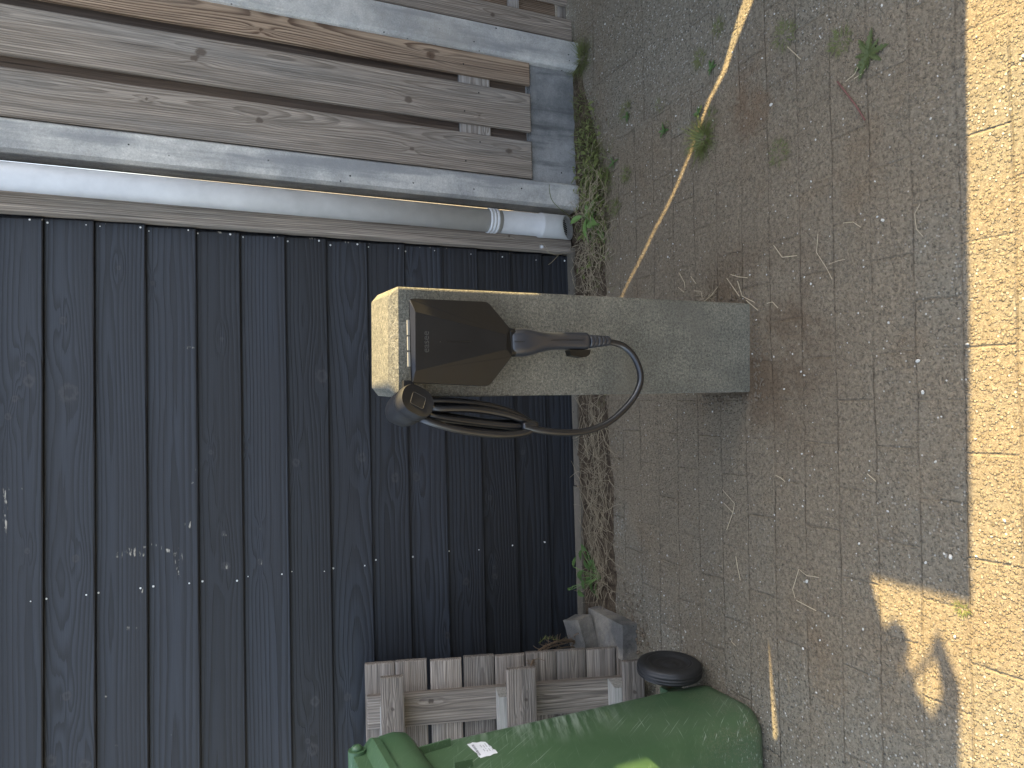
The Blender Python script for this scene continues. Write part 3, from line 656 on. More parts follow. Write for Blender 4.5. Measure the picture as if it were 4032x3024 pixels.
# seam down the middle of the handle
bm = bmesh.new(); sp = []
for i, (px, ya, yb) in enumerate(ctr[1:-1]):
    q = aty(px, (ya+yb)/2-4, yp-[.029,.029,.027,.025,.022,.021,.021,.021][i]+0.0012); sp.append(q)
tube(bm, spline(sp, 3), 0.0007, 6); link('seam', bm, MAT['gloss'], plug, local=False)
# latch on the left of the handle
bm = bmesh.new()
lp = [aty(a, b, yp+0.004) for a, b in k([(1418,560),(1560,560),(1553,590),(1530,607),(1500,610),(1430,598)], 1.7015, 1400, 1050)]
a_ = [bm.verts.new(p+Vector((0, -0.012, 0))) for p in lp]; b_ = [bm.verts.new(p+Vector((0, 0.012, 0))) for p in lp]
bm.faces.new(a_); bm.faces.new(b_[::-1])
for i in range(6): bm.faces.new((a_[i], b_[i], b_[(i+1) % 6], a_[(i+1) % 6]))
bevel(bm, 0.0015); link('latch', bm, MAT['gloss'], CB, local=False)
# strain relief rings
for i, cx in enumerate((1572, 1598, 1627, 1655, 1682)):
    px = 1400+cx/1.7015; ya, yb = 1050+(455+i*2)/1.7015, 1050+(548-i*4)/1.7015; a, b = aty(px, ya, yp), aty(px, yb, yp); r = (a-b).length/2*0.98; md_ = (a+b)/2
    bm = bmesh.new(); tube(bm, [md_+Vector((0, 0, 0.0062)), md_+Vector((0, 0, 0.0045)), md_-Vector((0, 0, 0.0045)), md_-Vector((0, 0, 0.0062))], [r*0.93, r, r, r*0.93], 24)
    o = link('strain_relief_ring', bm, MAT['plug'], CB, local=False)
    o.data.polygons.foreach_set('use_smooth', [len(p.vertices) == 4 for p in o.data.polygons])
cp = k([(1560,502),(1640,502),(1700,505),(1800,535),(1875,620),(1910,740),(1880,850),(1800,955),(1690,1045),(1550,1100),(1400,1112),(1250,1098),(1120,1068)], 1.7015, 1400, 1050)
cyy = [yp, yp, yp, yp-0.006, yp-0.01, yp-0.012, yp-0.012, yp-0.008, yp-0.004, yp+0.002, yp+0.006, yp+0.012, yp+0.02]
pts = [aty(a, b, y) for (a, b), y in zip(cp, cyy)]
# coil: flattened turns hanging on the holder; (right strand x, left strand x) in photo pixels of the enlarged crop
coil = []
turns = [((520,903),(780,905),(1000,945),(1140,1000),(1203,1058),(1150,1105),(1010,1125),(820,1112),(620,1075),(450,1020)),
         ((540,950),(760,952),(940,975),(1080,1012),(1165,1055),(1100,1072),(940,1058),(800,1042),(640,1022),(500,1000)),
         ((520,900),(760,912),(960,950),(1090,1000),(1180,1062),(1120,1098),(1000,1106),(830,1092),(640,1062),(480,1010)),
         ((520,925),(760,930),(950,960),(1090,1008),(1150,1050),(1110,1085),(980,1086),(820,1072),(640,1042),(490,1005)),
         ((520,905),(760,918),(980,962),(1110,1015),(1190,1066),(1130,1102),(1000,1114),(830,1100),(640,1068),(470,1016)),
         ((530,915),(720,930),(900,945),(1030,975),(1110,1015),(1060,1045),(900,1045),(760,1025),(640,1005),(500,980))]
for t, tr in enumerate(turns):
    for i, (a, b) in enumerate(tr):
        px, py = 1400+a/1.7015, 1050+b/1.7015; f = i/(len(tr)-1)
        y = yp + 0.016 + 0.0145*t + (0.006 if i in (0, 9) else 0) + 0.012*f*0.5
        coil.append(aty(px, py, y))
    coil.append(aty(1400+430/1.7015, 1050+(985)/1.7015, yp+0.05+0.010*t)); coil.append(aty(1400+440/1.7015, 1050+(930)/1.7015, yp+0.055+0.010*t))
bm = bmesh.new(); tube(bm, spline(pts, 10), 0.0082, 16); link('hanging_loop', bm, MAT['cable'], CB, local=False, smooth=True)
bm = bmesh.new(); tube(bm, spline([pts[-1]] + coil[4:], 8), 0.0090, 14); link('coil', bm, MAT['cable'], CB, local=False, smooth=True)

# ------------------------------------------------------------------ cable holder with round cap
HP = aty(1450+590/3.017, 1150+1288/3.017, yp-0.018)
HO = empty('cable_holder', HP, 'dusty black rubber cable holder with round cap at the top left corner of the bollard', 'holder')
back = Vector((-0.30, 0.90, 0.26)).normalized()      # from the cap to the rear
hx_ = Vector((1, 0, 0)) - back*back.x; hx_.normalize(); hz_ = hx_.cross(back); hz_.normalize()
ca, sa = math.cos(R(-28)), math.sin(R(-28)); hx_, hz_ = hx_*ca + hz_*sa, hz_*ca - hx_*sa
def hsec(t, sx, sz, rr=0.92): return [HP + back*t + hx_*x*1.0 + hz_*y for x, y in rrect(0.0345*sx, 0.0405*sz, 0.0345*min(sx, sz)*rr, 8)]
bm = bmesh.new(); loft(bm, [hsec(-0.0005, .93, .93), hsec(-0.001, .97, .97), hsec(0.002, 1.0, 1.0), hsec(0.010, 1.02, 1.02), hsec(0.026, 1.02, 1.02), hsec(0.028, 0.99, .99)])
o = link('cap', bm, MAT['rubber'], HO, local=False, smooth=True); md = o.modifiers.new('e', 'EDGE_SPLIT'); md.split_angle = R(40)
bm = bmesh.new(); loft(bm, [hsec(0.0275, .95, .95), hsec(0.032, .95, .95), hsec(0.034, 1.01, 1.01), hsec(0.060, 1.0, .98), hsec(0.085, 0.86, .84), hsec(0.100, .62, .60), hsec(0.106, .30, .30)])
o = link('body', bm, MAT['rubber'], HO, local=False, smooth=True); md = o.modifiers.new('e', 'EDGE_SPLIT'); md.split_angle = R(50)
bm = bmesh.new(); rr_ = rrect(0.0145, 0.0165, 0.004, 3); fr = [HP + back*(-0.0012) + hx_*x + hz_*y for x, y in rr_]; tube(bm, fr + [fr[0]], 0.0005, 6); link('embossed_square', bm, MAT['emboss'], HO, local=False)
bm = bmesh.new(); box(bm, 0.0, 0.075, -0.012, 0.012, -0.012, 0.012); bevel(bm, 0.003); o = link('bracket', bm, MAT['rubber'], HO); o.location = Vector((-0.028, 0.078, 0.0))

# ------------------------------------------------------------------ wheeled bin
XB = -0.842
bn = empty('wheeled_bin', (-1.08, 1.72, 0), 'scratched green wheeled bin at the lower left with a torn white sticker', 'bin')
def bsec(z, x1, x0, yf_, yr_, r): 
    pts = rrect((x1-x0)/2, (yr_-yf_)/2, r, 8); return [((x1+x0)/2+x, (yf_+yr_)/2+y, z) for x, y in pts]
def bx(z): return XB + 0.022*z
def byr(z): return 1.885 - 0.055*z
def byf(z): return 1.585 - 0.24*z
bm = bmesh.new(); secs = [bsec(0.002, bx(0)-0.012, -1.30, 1.612, 1.865, 0.06), bsec(0.012, bx(0)-0.002, -1.31, 1.592, 1.872, 0.065)]
for i in range(1, 26): z = 0.04*i; secs.append(bsec(z, bx(z), -1.32-0.03*z, byf(z), byr(z), 0.07))
loft(bm, secs); bb = link('body', bm, MAT['bin'], bn, local=False, smooth=True)
md = bb.modifiers.new('e', 'EDGE_SPLIT'); md.split_angle = R(50)
# rim collar: curved flange that swells towards the rear corner
bm = bmesh.new()
def csec(z, g, gr): return bsec(z, bx(z)+g, -1.35-g, byf(z)-g, byr(z)+gr, 0.08)
loft(bm, [csec(0.945, 0.001, 0.001), csec(0.949, 0.020, 0.024), csec(0.962, 0.032, 0.038), csec(0.99, 0.036, 0.044), csec(1.025, 0.034, 0.040), csec(1.04, 0.028, 0.030), csec(1.041, -0.03, -0.03)])
rim_o = link('rim', bm, MAT['bin'], bn, local=False, smooth=True); md = rim_o.modifiers.new('e', 'EDGE_SPLIT'); md.split_angle = R(45)
# lid: shallow dome resting on the rim
bm = bmesh.new()
loft(bm, [bsec(1.035, bx(1)+0.044, -1.39, 1.27, byr(1)+0.02, 0.09), bsec(1.052, bx(1)+0.046, -1.39, 1.268, byr(1)+0.022, 0.09), bsec(1.064, bx(1)+0.036, -1.38, 1.28, byr(1)+0.012, 0.08), bsec(1.088, bx(1)-0.02, -1.33, 1.33, byr(1)-0.05, 0.08), bsec(1.096, bx(1)-0.08, -1.27, 1.40, byr(1)-0.12, 0.06)])
lid = link('lid', bm, MAT['bin'], bn, local=False, smooth=True); md = lid.modifiers.new('e', 'EDGE_SPLIT'); md.split_angle = R(45)
# hinge arm and pin at the rear corner
pin = atx(1405, 2945, bx(1)+0.03)
bm = bmesh.new(); tube(bm, [pin+Vector((-0.05, 0, 0)), pin+Vector((-0.004, 0, 0))], 0.021, 24); box(bm, pin.x-0.05, pin.x-0.012, pin.y-0.10, pin.y, pin.z-0.030, pin.z+0.012); bevel(bm, 0.003)
link('hinge_arm', bm, MAT['bin'], bn, local=False)
bm = bmesh.new(); tube(bm, [pin+Vector((-0.006, 0, 0)), pin+Vector((0.001, 0, 0)), pin+Vector((0.006, 0, 0)), pin+Vector((0.008, 0, 0))], [0.013, 0.013, 0.009, 0.002], 20); link('hinge_pin', bm, MAT['bin'], bn, local=False, smooth=True)
bm = bmesh.new(); tube(bm, [pin+Vector((-0.01, 0.0, 0)), pin+Vector((-0.42, 0.0, 0))], 0.014, 16); link('handle_bar', bm, MAT['bin'], bn, local=False, smooth=True)
# ribs under the rim
for (a, b), (c_, d_) in (((1597, 2987), (1774, 2930)), ((1790, 3034), (1860, 3010)), ):
    p, q = atx(a, b, XB+0.022), atx(c_, d_, XB+0.022); bm = bmesh.new()
    vs4 = []
    for P_, w0 in ((p, 0.024), (q, 0.020)):
        vs4.append([bm.verts.new((P_.x-0.006+w0*s1, P_.y+0.0025*s2, P_.z)) for s1, s2 in ((-0.2, -1), (1, -1), (1, 1), (-0.2, 1))])
    for i in range(4): bm.faces.new((vs4[0][i], vs4[0][(i+1) % 4], vs4[1][(i+1) % 4], vs4[1][i]))
    bm.faces.new(vs4[0][::-1]); bm.faces.new(vs4[1]); bevel(bm, 0.0008); link('rib', bm, MAT['bin'], bn, local=False)
# sticker
def onb(a, b, lift=0.0006):
    p = atx(a, b, XB+0.012); return Vector((bx(p.z)+lift, p.y, p.z))
q4 = [onb(1300+a/2.765, 2500+b/2.765, 0.0008) for a, b in ((1490,1222),(1530,1210),(1548,1198),(1600,1200),(1640,1189),(1690,1190),(1722,1218),(1755,1240),(1770,1268),(1800,1275),(1826,1312),(1780,1322),(1740,1345),(1700,1350),(1640,1372),(1612,1350),(1600,1320),(1560,1290),(1530,1262))]
bm = bmesh.new(); vq = [bm.verts.new(p) for p in q4]; vm_ = bm.verts.new(onb(1300+1650/2.765, 2500+1275/2.765, 0.0008)); [bm.faces.new((vq[i-1], vq[i], vm_)) for i in range(len(vq))]; stk = link('sticker', bm, MAT['paper'], bn, local=False)
bm = bmesh.new(); rb = random.Random(9)
for i in range(26):   # bar code along the lower edge of the label
    t = i/26; a = 1540+t*85; b = 1235+t*120; wd = rb.choice([1.0, 1.6, 2.6])
    P1, P2 = onb(1300+a/2.765, 2500+b/2.765, 0.0016), onb(1300+(a+22)/2.765, 2500+(b-12)/2.765, 0.0016); dv = (onb(1300+(a+wd*0.8)/2.765, 2500+(b+wd*1.1)/2.765, 0.0016)-P1)
    bm.faces.new([bm.verts.new(p) for p in (P1, P2, P2+dv, P1+dv)])
for i in range(4):    # lines of print
    for j in range(9):
        a = 1628+i*26+j*7; b = 1232-i*8+j*9; P1 = onb(1300+a/2.765, 2500+b/2.765, 0.0016); P2 = onb(1300+(a+9)/2.765, 2500+(b-4)/2.765, 0.0016); dv = onb(1300+(a+3)/2.765, 2500+(b+4)/2.765, 0.0016)-P1
        if rb.random() < 0.8: bm.faces.new([bm.verts.new(p) for p in (P1, P2, P2+dv, P1+dv)])
link('print', bm, MAT['ink'], stk, local=False, autos='keep')
# wheel, axle
wc = Vector((-0.798, 1.888, 0.101)); wh = empty('wheel', (0, 0, 0), None, None); wh.parent = bn
wm = world(bn).inverted() @ (Matrix.Translation(wc) @ Matrix.Rotation(R(-3), 4, 'Z') @ Matrix.Rotation(R(90), 4, 'Y')); wh.matrix_local = wm
def spin(name, prof, mat, parent, seg=56, capB=True):
    bm = bmesh.new(); loft(bm, [[(r*math.cos(2*math.pi*i/seg), r*math.sin(2*math.pi*i/seg), z) for i in range(seg)] for r, z in prof], False, capB); return link(name, bm, mat, parent, smooth=True)
spin('tyre', [(0.070,-0.020),(0.088,-0.022),(0.096,-0.017),(0.0985,-0.012),(0.0965,-0.011),(0.099,-0.008),(0.0995,-0.002),(0.0975,-0.001),(0.0995,0.001),(0.0985,0.008),(0.0965,0.009),(0.0975,0.013),(0.094,0.018),(0.086,0.022),(0.076,0.0235),(0.070,0.0225),(0.068,0.021)], MAT['tyre'], wh, capB=False)
spin('rim', [(0.0685,-0.018),(0.069,0.0205),(0.066,0.0215),(0.062,0.0205),(0.057,0.014),(0.046,0.0125),(0.042,0.015),(0.036,0.0125),(0.022,0.0125),(0.018,0.017),(0.012,0.018),(0.006,0.016)], MAT['tyre'], wh)
bm = bmesh.new(); tube(bm, [wc+Vector((-0.30, 0.0, 0)), wc+Vector((-0.02, 0, 0))], 0.010, 14); link('axle', bm, MAT['rust'], bn, local=False, smooth=True)
bm = bmesh.new(); box(bm, -1.25, XB-0.012, 1.845, 1.90, 0.075, 0.13); bevel(bm, 0.006); link('axle_housing', bm, MAT['bin'], bn, local=False)

# ------------------------------------------------------------------ pallet leaning on its side
po = Vector((-0.84, 2.23, 0.0)); lean = math.atan2(0.27, 0.93)
pu = Vector((0, math.sin(lean), math.cos(lean))); pn = Vector((0, -math.cos(lean), math.sin(lean)))   # up the pallet, out of the deck towards the viewer
pn = Vector((0, -pu.z, pu.y))
pal = empty('wooden_pallet', po, 'weathered grey wooden pallet leaning on its side against the black boards behind the bin', 'pallet')
def h_at(px, py, o=po): return (atp(px, py, o, pn)-o).dot(pu)
bnds = k([(190,845),(353,808),(357,806),(527,785),(546,780),(716,760),(728,758),(893,735),(899,733),(1060,712),(1066,704),(1229,688),(1232,685),(1392,662),(1396,660),(1552,640),(1558,637),(1700,622)], 1.3825, 1300, 2100)
for i in range(0, len(bnds), 2):
    h1, h0 = h_at(*bnds[i]), h_at(*bnds[i+1])
    if i == len(bnds)-2: h0 = 0.0
    rr = random.Random(i); xr = po.x + rr.uniform(-0.004, 0.004)
    bd = board('deck_board', MAT['pallet_wood'], 0.55, h1-h0, 0.020, pal, seed=200+i, rings=rr.choice([16, 22, 27]), heart=rr.uniform(-0.02, 0.1), knots=[(rr.uniform(0.1, .4), rr.uniform(0, .1), .006)], du=0.02)
    place(bd, po + Vector((xr-po.x, 0, 0)) + pu*h0 - Vector((0.55, 0, 0)), (1, 0, 0), pu)
# stringer board, across the deck boards
hs1, hs0 = h_at(1447, 2790), 0.01
bd = board('stringer_board', MAT['pallet_wood'], hs1-hs0, 0.110, 0.021, pal, seed=231, rings=13, knots=[(0.38, 0.05, 0.008), (0.72, 0.03, 0.01)], heart=0.05)
place(bd, po + pu*hs0 + pn*0.0225 + Vector((-0.098, 0, 0)), pu, (-1, 0, 0))
# blocks and outer boards
ob = po + pn*0.135
for n_, (a0, b0, a1, b1) in enumerate((((1300+550/2.765), (2500+680/2.765), (1300+800/2.765), (2500+660/2.765)), ((1300+1925/2.765), (2500+510/2.765), (1300+1066/1.3825), (2100+780/1.3825)), ((2000+1115/2.458), (2400+540/2.458), 2545, 2610))):
    hA, hB = h_at(a0, b0, ob), h_at(a1, b1, ob)
    if n_ == 1: hB = hA-0.098
    if n_ == 2: hB = max(0.012, hA-0.098)
    bd = board('outer_board', MAT['pallet_wood'], 0.5, hA-hB, 0.021, pal, seed=240+n_, rings=13, heart=0.05, knots=[(0.40, 0.035, 0.008), (0.33, 0.06, 0.006)], du=0.02)
    place(bd, ob + pu*hB + Vector((-0.5-0.004*n_, 0, 0)), (1, 0, 0), pu)
    bm = bmesh.new(); e = 0.022 if n_ else 0.0
    hb0, hb1 = hB, hA+0.004+e
    for s1 in (0,):
        x0_, x1_ = po.x-0.25, po.x-0.10
        pts8 = [po + Vector((x-po.x, 0, 0)) + pu*h + pn*d for h in (hb0, hb1) for (x, d) in ((x0_, 0.023), (x1_, 0.023), (x1_, 0.113), (x0_, 0.113))]
        v = [bm.verts.new(p) for p in pts8]
        for f in ((0,1,2,3),(7,6,5,4),(0,4,5,1),(1,5,6,2),(2,6,7,3),(3,7,4,0)): bm.faces.new([v[i] for i in f])
    bevel(bm, 0.002); link('block', bm, MAT['raw_edge'], pal, local=False)

# ------------------------------------------------------------------ two concrete blocks
def stone_obj(Q, dz, label, seed, tilt=(0, 0, 0), size=None):
    c_, sz, rz = Q; bm = bmesh.new(); box(bm, -sz[0]/2, sz[0]/2, -sz[1]/2, sz[1]/2, -sz[2]/2, sz[2]/2)
    bevel(bm, 0.006, 2); bmesh.ops.subdivide_edges(bm, edges=[e for e in bm.edges if e.calc_length() > 0.02], cuts=6, use_grid_fill=True)
    for v in bm.verts: v.co += Vector((mnoise.noise(v.co*40+Vector((seed, 0, 0))), mnoise.noise(v.co*40+Vector((0, seed, 0))), mnoise.noise(v.co*40+Vector((0, 0, seed)))))*0.0025
    o = link('concrete_block', bm, MAT['stone']); o.location = c_; o.rotation_euler = [R(a) for a in rz]; tag(o, label, 'block', 'loose concrete blocks'); return o
stone_obj(((-0.815, 2.335, 0.028), (0.125, 0.24, 0.066), (0, 0, -2)), 0, 'grey concrete block lying flat on the soil at the foot of the pallet', 3)
stone_obj(((-0.872, 2.425, 0.100), (0.20, 0.085, 0.066), (14, -11, 9)), 0, 'paler concrete block propped on top of the other block against the black boards', 8)

# ------------------------------------------------------------------ plants
def blade(bm, p, az, L, w, up, droop, seg=5):
    d = Vector((math.cos(az), math.sin(az), 0)); side = Vector((-d.y, d.x, 0)); prev = None
    for i in range(seg+1):
        t = i/seg; q = p + d*(L*t*(1-up*0.55)) + Vector((0, 0, L*(up*t - droop*t*t))); q.z = max(q.z, 0.003 + 0.002*t)
        ww = w*(1-t*0.92); a, b = bm.verts.new(q-side*ww), bm.verts.new(q+side*ww)
        if prev: bm.faces.new((prev[0], prev[1], b, a))
        prev = (a, b)
def tuft(p, n, L, label, mat='grass', seed=0, spread=0.02, up=0.9, name='grass_tuft', cat='grass tuft', group='grass tufts in the paving', w=0.0009, dr=0.4):
    rr = random.Random(seed); bm = bmesh.new()
    for i in range(n):
        a = rr.uniform(0, 6.28); r = spread*math.sqrt(rr.random()); q = Vector((p[0]+r*math.cos(a), p[1]+r*math.sin(a), 0.001))
        blade(bm, q, a+rr.uniform(-.8, .8), L*rr.uniform(0.35, 1), w*rr.uniform(.7, 1.3), up*rr.uniform(0.2, 1), dr*rr.uniform(.3, 1.3))
    o = link(name, bm, MAT[mat], autos='keep'); tag(o, label, cat, group); return o
def leaf(bm, p, d, L, W, droop=0.3, ser=0, up=Vector((0, 0, 1)), n=9, cup=0.25):
    d = Vector(d).normalized(); s_ = d.cross(up).normalized(); u = s_.cross(d).normalized(); mid = []; lf = []; rt = []
    for i in range(n+1):
        t = i/n; q = Vector(p) + d*L*t - Vector((0, 0, 1))*droop*L*t*t; w_ = W*(math.sin(math.pi*min(1, t*0.94+0.03)**0.85))
        if ser and i % 2: w_ *= (1-ser)
        q.z = max(q.z, 0.004)
        mid.append(bm.verts.new(q)); lf.append(bm.verts.new(q-s_*w_+u*w_*cup)); rt.append(bm.verts.new(q+s_*w_+u*w_*cup))
    for i in range(n): bm.faces.new((lf[i], mid[i], mid[i+1], lf[i+1])); bm.faces.new((mid[i], rt[i], rt[i+1], mid[i+1]))

g = gd(2770, 550); tuft(g, 230, 0.10, 'thick green grass tuft in the paving under the diagonal streak of sunlight', seed=1, spread=0.028, up=0.8, w=0.0012)
g = gd(2290, 235); tuft(g, 320, 0.115, 'fine green grass tuft at the foot of the second concrete post', seed=2, spread=0.045, up=0.85, w=0.0010)
g = gd(2470, 690); tuft(g, 70, 0.045, 'small green grass tuft between the base panel and the big tufts of weeds', seed=3, spread=0.02)
g = gd(2465, 440); tuft(g, 80, 0.035, 'flat line of grass along the joint between two slabs', seed=4, spread=0.03, up=0.6)
g = gd(2830, 110); tuft(g, 50, 0.035, 'sparse grass tuft near the top edge beside the sunlight streak', seed=5, spread=0.02, up=0.5)
g = gd(3090, 140); tuft(g, 90, 0.035, 'low yellowish grass tuft between the sunlight streak and the dandelion', seed=6, spread=0.035, up=0.5)
g = gd(3310, 165); tuft(g, 100, 0.030, 'low dark grass tuft just left of the dandelion', seed=7, spread=0.03, up=0.5)
g = gd(3070, 600); tuft(g, 70, 0.028, 'faint mossy grass tuft on bare paving above the long straw', seed=8, spread=0.03, up=0.4)
g = gd(2370, 1570); tuft(g, 60, 0.05, 'little green grass tuft in the soil just left of the bollard', seed=9, spread=0.03)
g = gd(3790, 2395); tuft(g, 40, 0.02, 'tiny grass tuft on the edge of the sunlit strip', seed=10, spread=0.015, up=0.5)
for i, (a, b, n, L, lab) in enumerate(((2260, 420, 50, .05, 'grass tuft against the middle of the base panel'), (2390, 700, 60, .045, 'ragged grass tuft beside the corner of a slab'), (2350, 590, 50, .04, 'grass tuft left of the broken slab corner'), (2760, 230, 60, .04, 'yellow-green grass in the rusty crack of the paving'),
        (2800, 460, 45, .03, 'scrap of grass just above the thick tuft'), (2600, 415, 30, .02, 'tiny grass scrap in the crack of a slab'), (2430, 820, 60, .045, 'grass tuft at the front edge of the weeds'), (2620, 500, 25, .018, 'tiny green sprout on bare paving'))):
    g = gd(a, b); tuft(g, n, L, lab, seed=60+i, spread=0.022, up=0.6)
# dry grass lying along the soil strip
rr = random.Random(5); bm = bmesh.new()
def strand(bm, p, az, L, r, kink=0.5, lift=0.012, n=4, rr=rr):
    pts = [Vector(p)]; a = az
    for i in range(n): a += rr.uniform(-kink, kink); pts.append(pts[-1] + Vector((math.cos(a), math.sin(a), 0))*L/n + Vector((0, 0, rr.uniform(-0.4, 0.5)*lift)))
    for q in pts: q.z = max(q.z, 0.006)
    tube(bm, pts, [r]*(len(pts)-1) + [r*0.4], 4, False)
for i in range(620):
    x = rr.uniform(-0.72, 0.03) if rr.random() < 0.66 else rr.uniform(0.05, 0.60)
    dens = 1.0 if x < 0.05 else 0.45
    if rr.random() > dens: continue
    y = rr.gauss(2.445, 0.045); y = min(2.56, max(2.33, y))
    strand(bm, (x, y, rr.uniform(0.012, 0.028)), rr.choice([0, math.pi])+rr.gauss(0, 0.8), rr.uniform(0.03, 0.15), rr.uniform(0.0004, 0.0010))
o = link('dry_grass', bm, MAT['dry']); tag(o, 'mat of dry grass lying on the soil along the foot of the black boards', 'dry grass', None, 'stuff')
bm = bmesh.new()
for i in range(340):
    x = rr.gauss(0.70, 0.13); y = rr.gauss(2.39, 0.055)
    strand(bm, (x, y, rr.uniform(0.01, 0.05)), rr.uniform(0, 6.28), rr.uniform(0.03, 0.13), rr.uniform(0.0004, 0.0009), lift=0.03)
o = link('dry_weeds', bm, MAT['dry']); tag(o, 'tangle of dry weed stalks in front of the downpipe and the posts', 'dry weeds', None, 'stuff')
bm = bmesh.new()
for i in range(1300):
    x = rr.gauss(0.90, 0.17); y = 2.37 + rr.gauss(0.02, 0.055) + max(0, x-0.9)*0.28; blade(bm, Vector((x, y, 0.005)), rr.uniform(0, 6.28), rr.uniform(0.02, 0.085), 0.0012, rr.uniform(0.2, 1), 0.4)
for i in range(330):
    x = rr.gauss(0.84, 0.13); y = 2.39 + rr.gauss(0.01, 0.045); a = rr.uniform(0, 6.28)
    leaf(bm, (x, y, rr.uniform(0.008, 0.045)), (math.cos(a), math.sin(a), rr.uniform(0, .6)), rr.uniform(0.015, 0.035), rr.uniform(0.003, 0.008), n=4)
o = link('green_weeds', bm, MAT['grass'], autos='keep'); tag(o, 'patch of mixed low green weeds at the foot of the fence posts', 'weeds', None, 'stuff')
# leafy plant in front of the downpipe foot
def leafy(name, base, leaves, mat, label, stems=True, ser=0.0):
    e_ = empty(name, base, label, 'weed'); bm = bmesh.new(); bs = bmesh.new()
    for (a, b, y, L, W, dx, dy, dz, dr) in leaves:
        p = aty(a, b, y); leaf(bm, p, (dx, dy, dz), L, W, dr, ser)
        if stems: tube(bs, spline([Vector(base)+Vector((0, 0, 0.002)), (Vector(base)+p)/2+Vector((0, 0, 0.01)), p], 4), 0.0013, 5, False)
    link('leaves', bm, MAT[mat], e_, local=False, autos='keep')
    if stems: link('stems', bs, MAT['leaf'], e_, local=False)
    return e_
bs_ = gd(2345, 870)
lv = []
rr = random.Random(12)
for i in range(17):
    a = i*2.4; el = rr.uniform(0.1, 0.9); lv.append((2325+rr.uniform(-35, 35), 870+rr.uniform(-30, 35), 2.40+rr.uniform(-.03, .03), rr.uniform(.06, .10), rr.uniform(.011, .017), math.cos(a), math.sin(a)*0.8-0.25, el, 0.35))
leafy('leafy_weed', bs_, lv, 'leaf', 'bright green leafy weed growing right in front of the downpipe foot')
lv = []
for (a, b) in ((2290,2165),(2310,2168),(2300,2185),(2330,2175),(2300,2205),(2335,2205),(2258,2232),(2285,2255),(2275,2275),(2330,2235),(2330,2290),(2350,2300),(2375,2295),(2345,2320),(2310,2300),(2340,2340),(2385,2270),(2300,2320),(2235,2318),(2250,2322),(2275,2325)):
    an = rr.uniform(0, 6.28); L = 0.042 if a > 2255 else 0.018; lv.append((a, b, 2.50+rr.uniform(-.05, .03), L*rr.uniform(.8, 1.15), L*0.34, math.cos(an), math.sin(an)*0.6-0.45, rr.uniform(-.2, .3), 0.25))
leafy('leafy_weed', gd(2370, 2270), lv, 'leaf2', 'dark green weed with toothed leaves against the black boards near the concrete blocks', ser=0.25)
# dandelion rosette
dr_ = gd(3425, 215); lv = bmesh.new(); e_ = empty('dandelion', dr_, 'dandelion rosette with jagged leaves on the paving near the upper right', 'weed')
for i, (a, L) in enumerate(((-0.2, .060), (0.5, .055), (1.3, .04), (2.1, .05), (3.0, .035), (4.0, .045), (4.7, .055), (5.4, .04), (0.1, .035), (2.6, .06))):
    d = Vector((math.cos(a), math.sin(a), 0.18)); leaf(lv, dr_+Vector((0, 0, 0.003)), d, L, L*0.19, 0.2, ser=0.55, n=12)
link('leaves', lv, MAT['leaf3'], e_, local=False, autos='keep')
for i, (a, b, lab) in enumerate(((2805, 270, 'small leafy sprout at the top edge of the sunlight streak'), (2618, 515, 'small leafy sprout next to a pebble above the thick tuft'), (2475, 455, 'pair of upright leaves in the slab joint'), (2755, 445, 'flat sprout beside the upper part of the sunlight streak'), (2420, 640, 'sprig of leaves leaning on the broken slab corner'))):
    p = gd(a, b); bm = bmesh.new(); r2_ = random.Random(i+40)
    for j in range(7): an = j*0.95+r2_.random(); leaf(bm, p+Vector((0, 0, .002)), (math.cos(an), math.sin(an), r2_.uniform(.1, .9)), r2_.uniform(.015, .035), r2_.uniform(.003, .006), .2, n=5)
    tag(link('sprout', bm, MAT['leaf2'], autos='keep'), lab, 'weed', 'small sprouts in the paving')
# tall thin weed with a fluffy seed head by the corner strip
e_ = empty('seeding_weed', gd(2260, 985), 'thin dry weed with a small fluffy white seed head in front of the corner strip', 'weed')
bm = bmesh.new(); yb_ = 2.52
tube(bm, spline([gd(2262, 985), aty(2200, 1003, yb_), aty(2165, 995, yb_), aty(2132, 975, yb_)], 5), 0.0010, 5); tube(bm, spline([aty(2200, 1003, yb_), aty(2175, 1030, yb_), aty(2160, 1042, yb_)], 4), 0.0009, 5)
tube(bm, spline([aty(2160, 990, yb_), aty(2140, 960, yb_), aty(2125, 962, yb_)], 4), 0.0007, 5); link('stem', bm, MAT['dry'], e_, local=False)
bm = bmesh.new(); c_ = aty(2133, 972, yb_); r2_ = random.Random(3)
for i in range(90):
    d = Vector((r2_.gauss(0, 1), r2_.gauss(0, 1), r2_.gauss(0, 1))).normalized(); tube(bm, [c_, c_+d*r2_.uniform(.004, .012)], 0.00025, 3, False)
link('seed_head', bm, MAT['paper'], e_, local=False)
# long green blade leaning over the left post
bm = bmesh.new(); tube(bm, spline([gd(2270, 870), aty(2215, 830, 2.5), aty(2175, 790, 2.5), aty(2163, 745, 2.5), aty(2165, 725, 2.5)], 5), [0.0013]*16+[0.0009]*5, 5); tag(link('grass_stalk', bm, MAT['grass']), 'single long green stalk curving up over the post beside the downpipe', 'stalk')
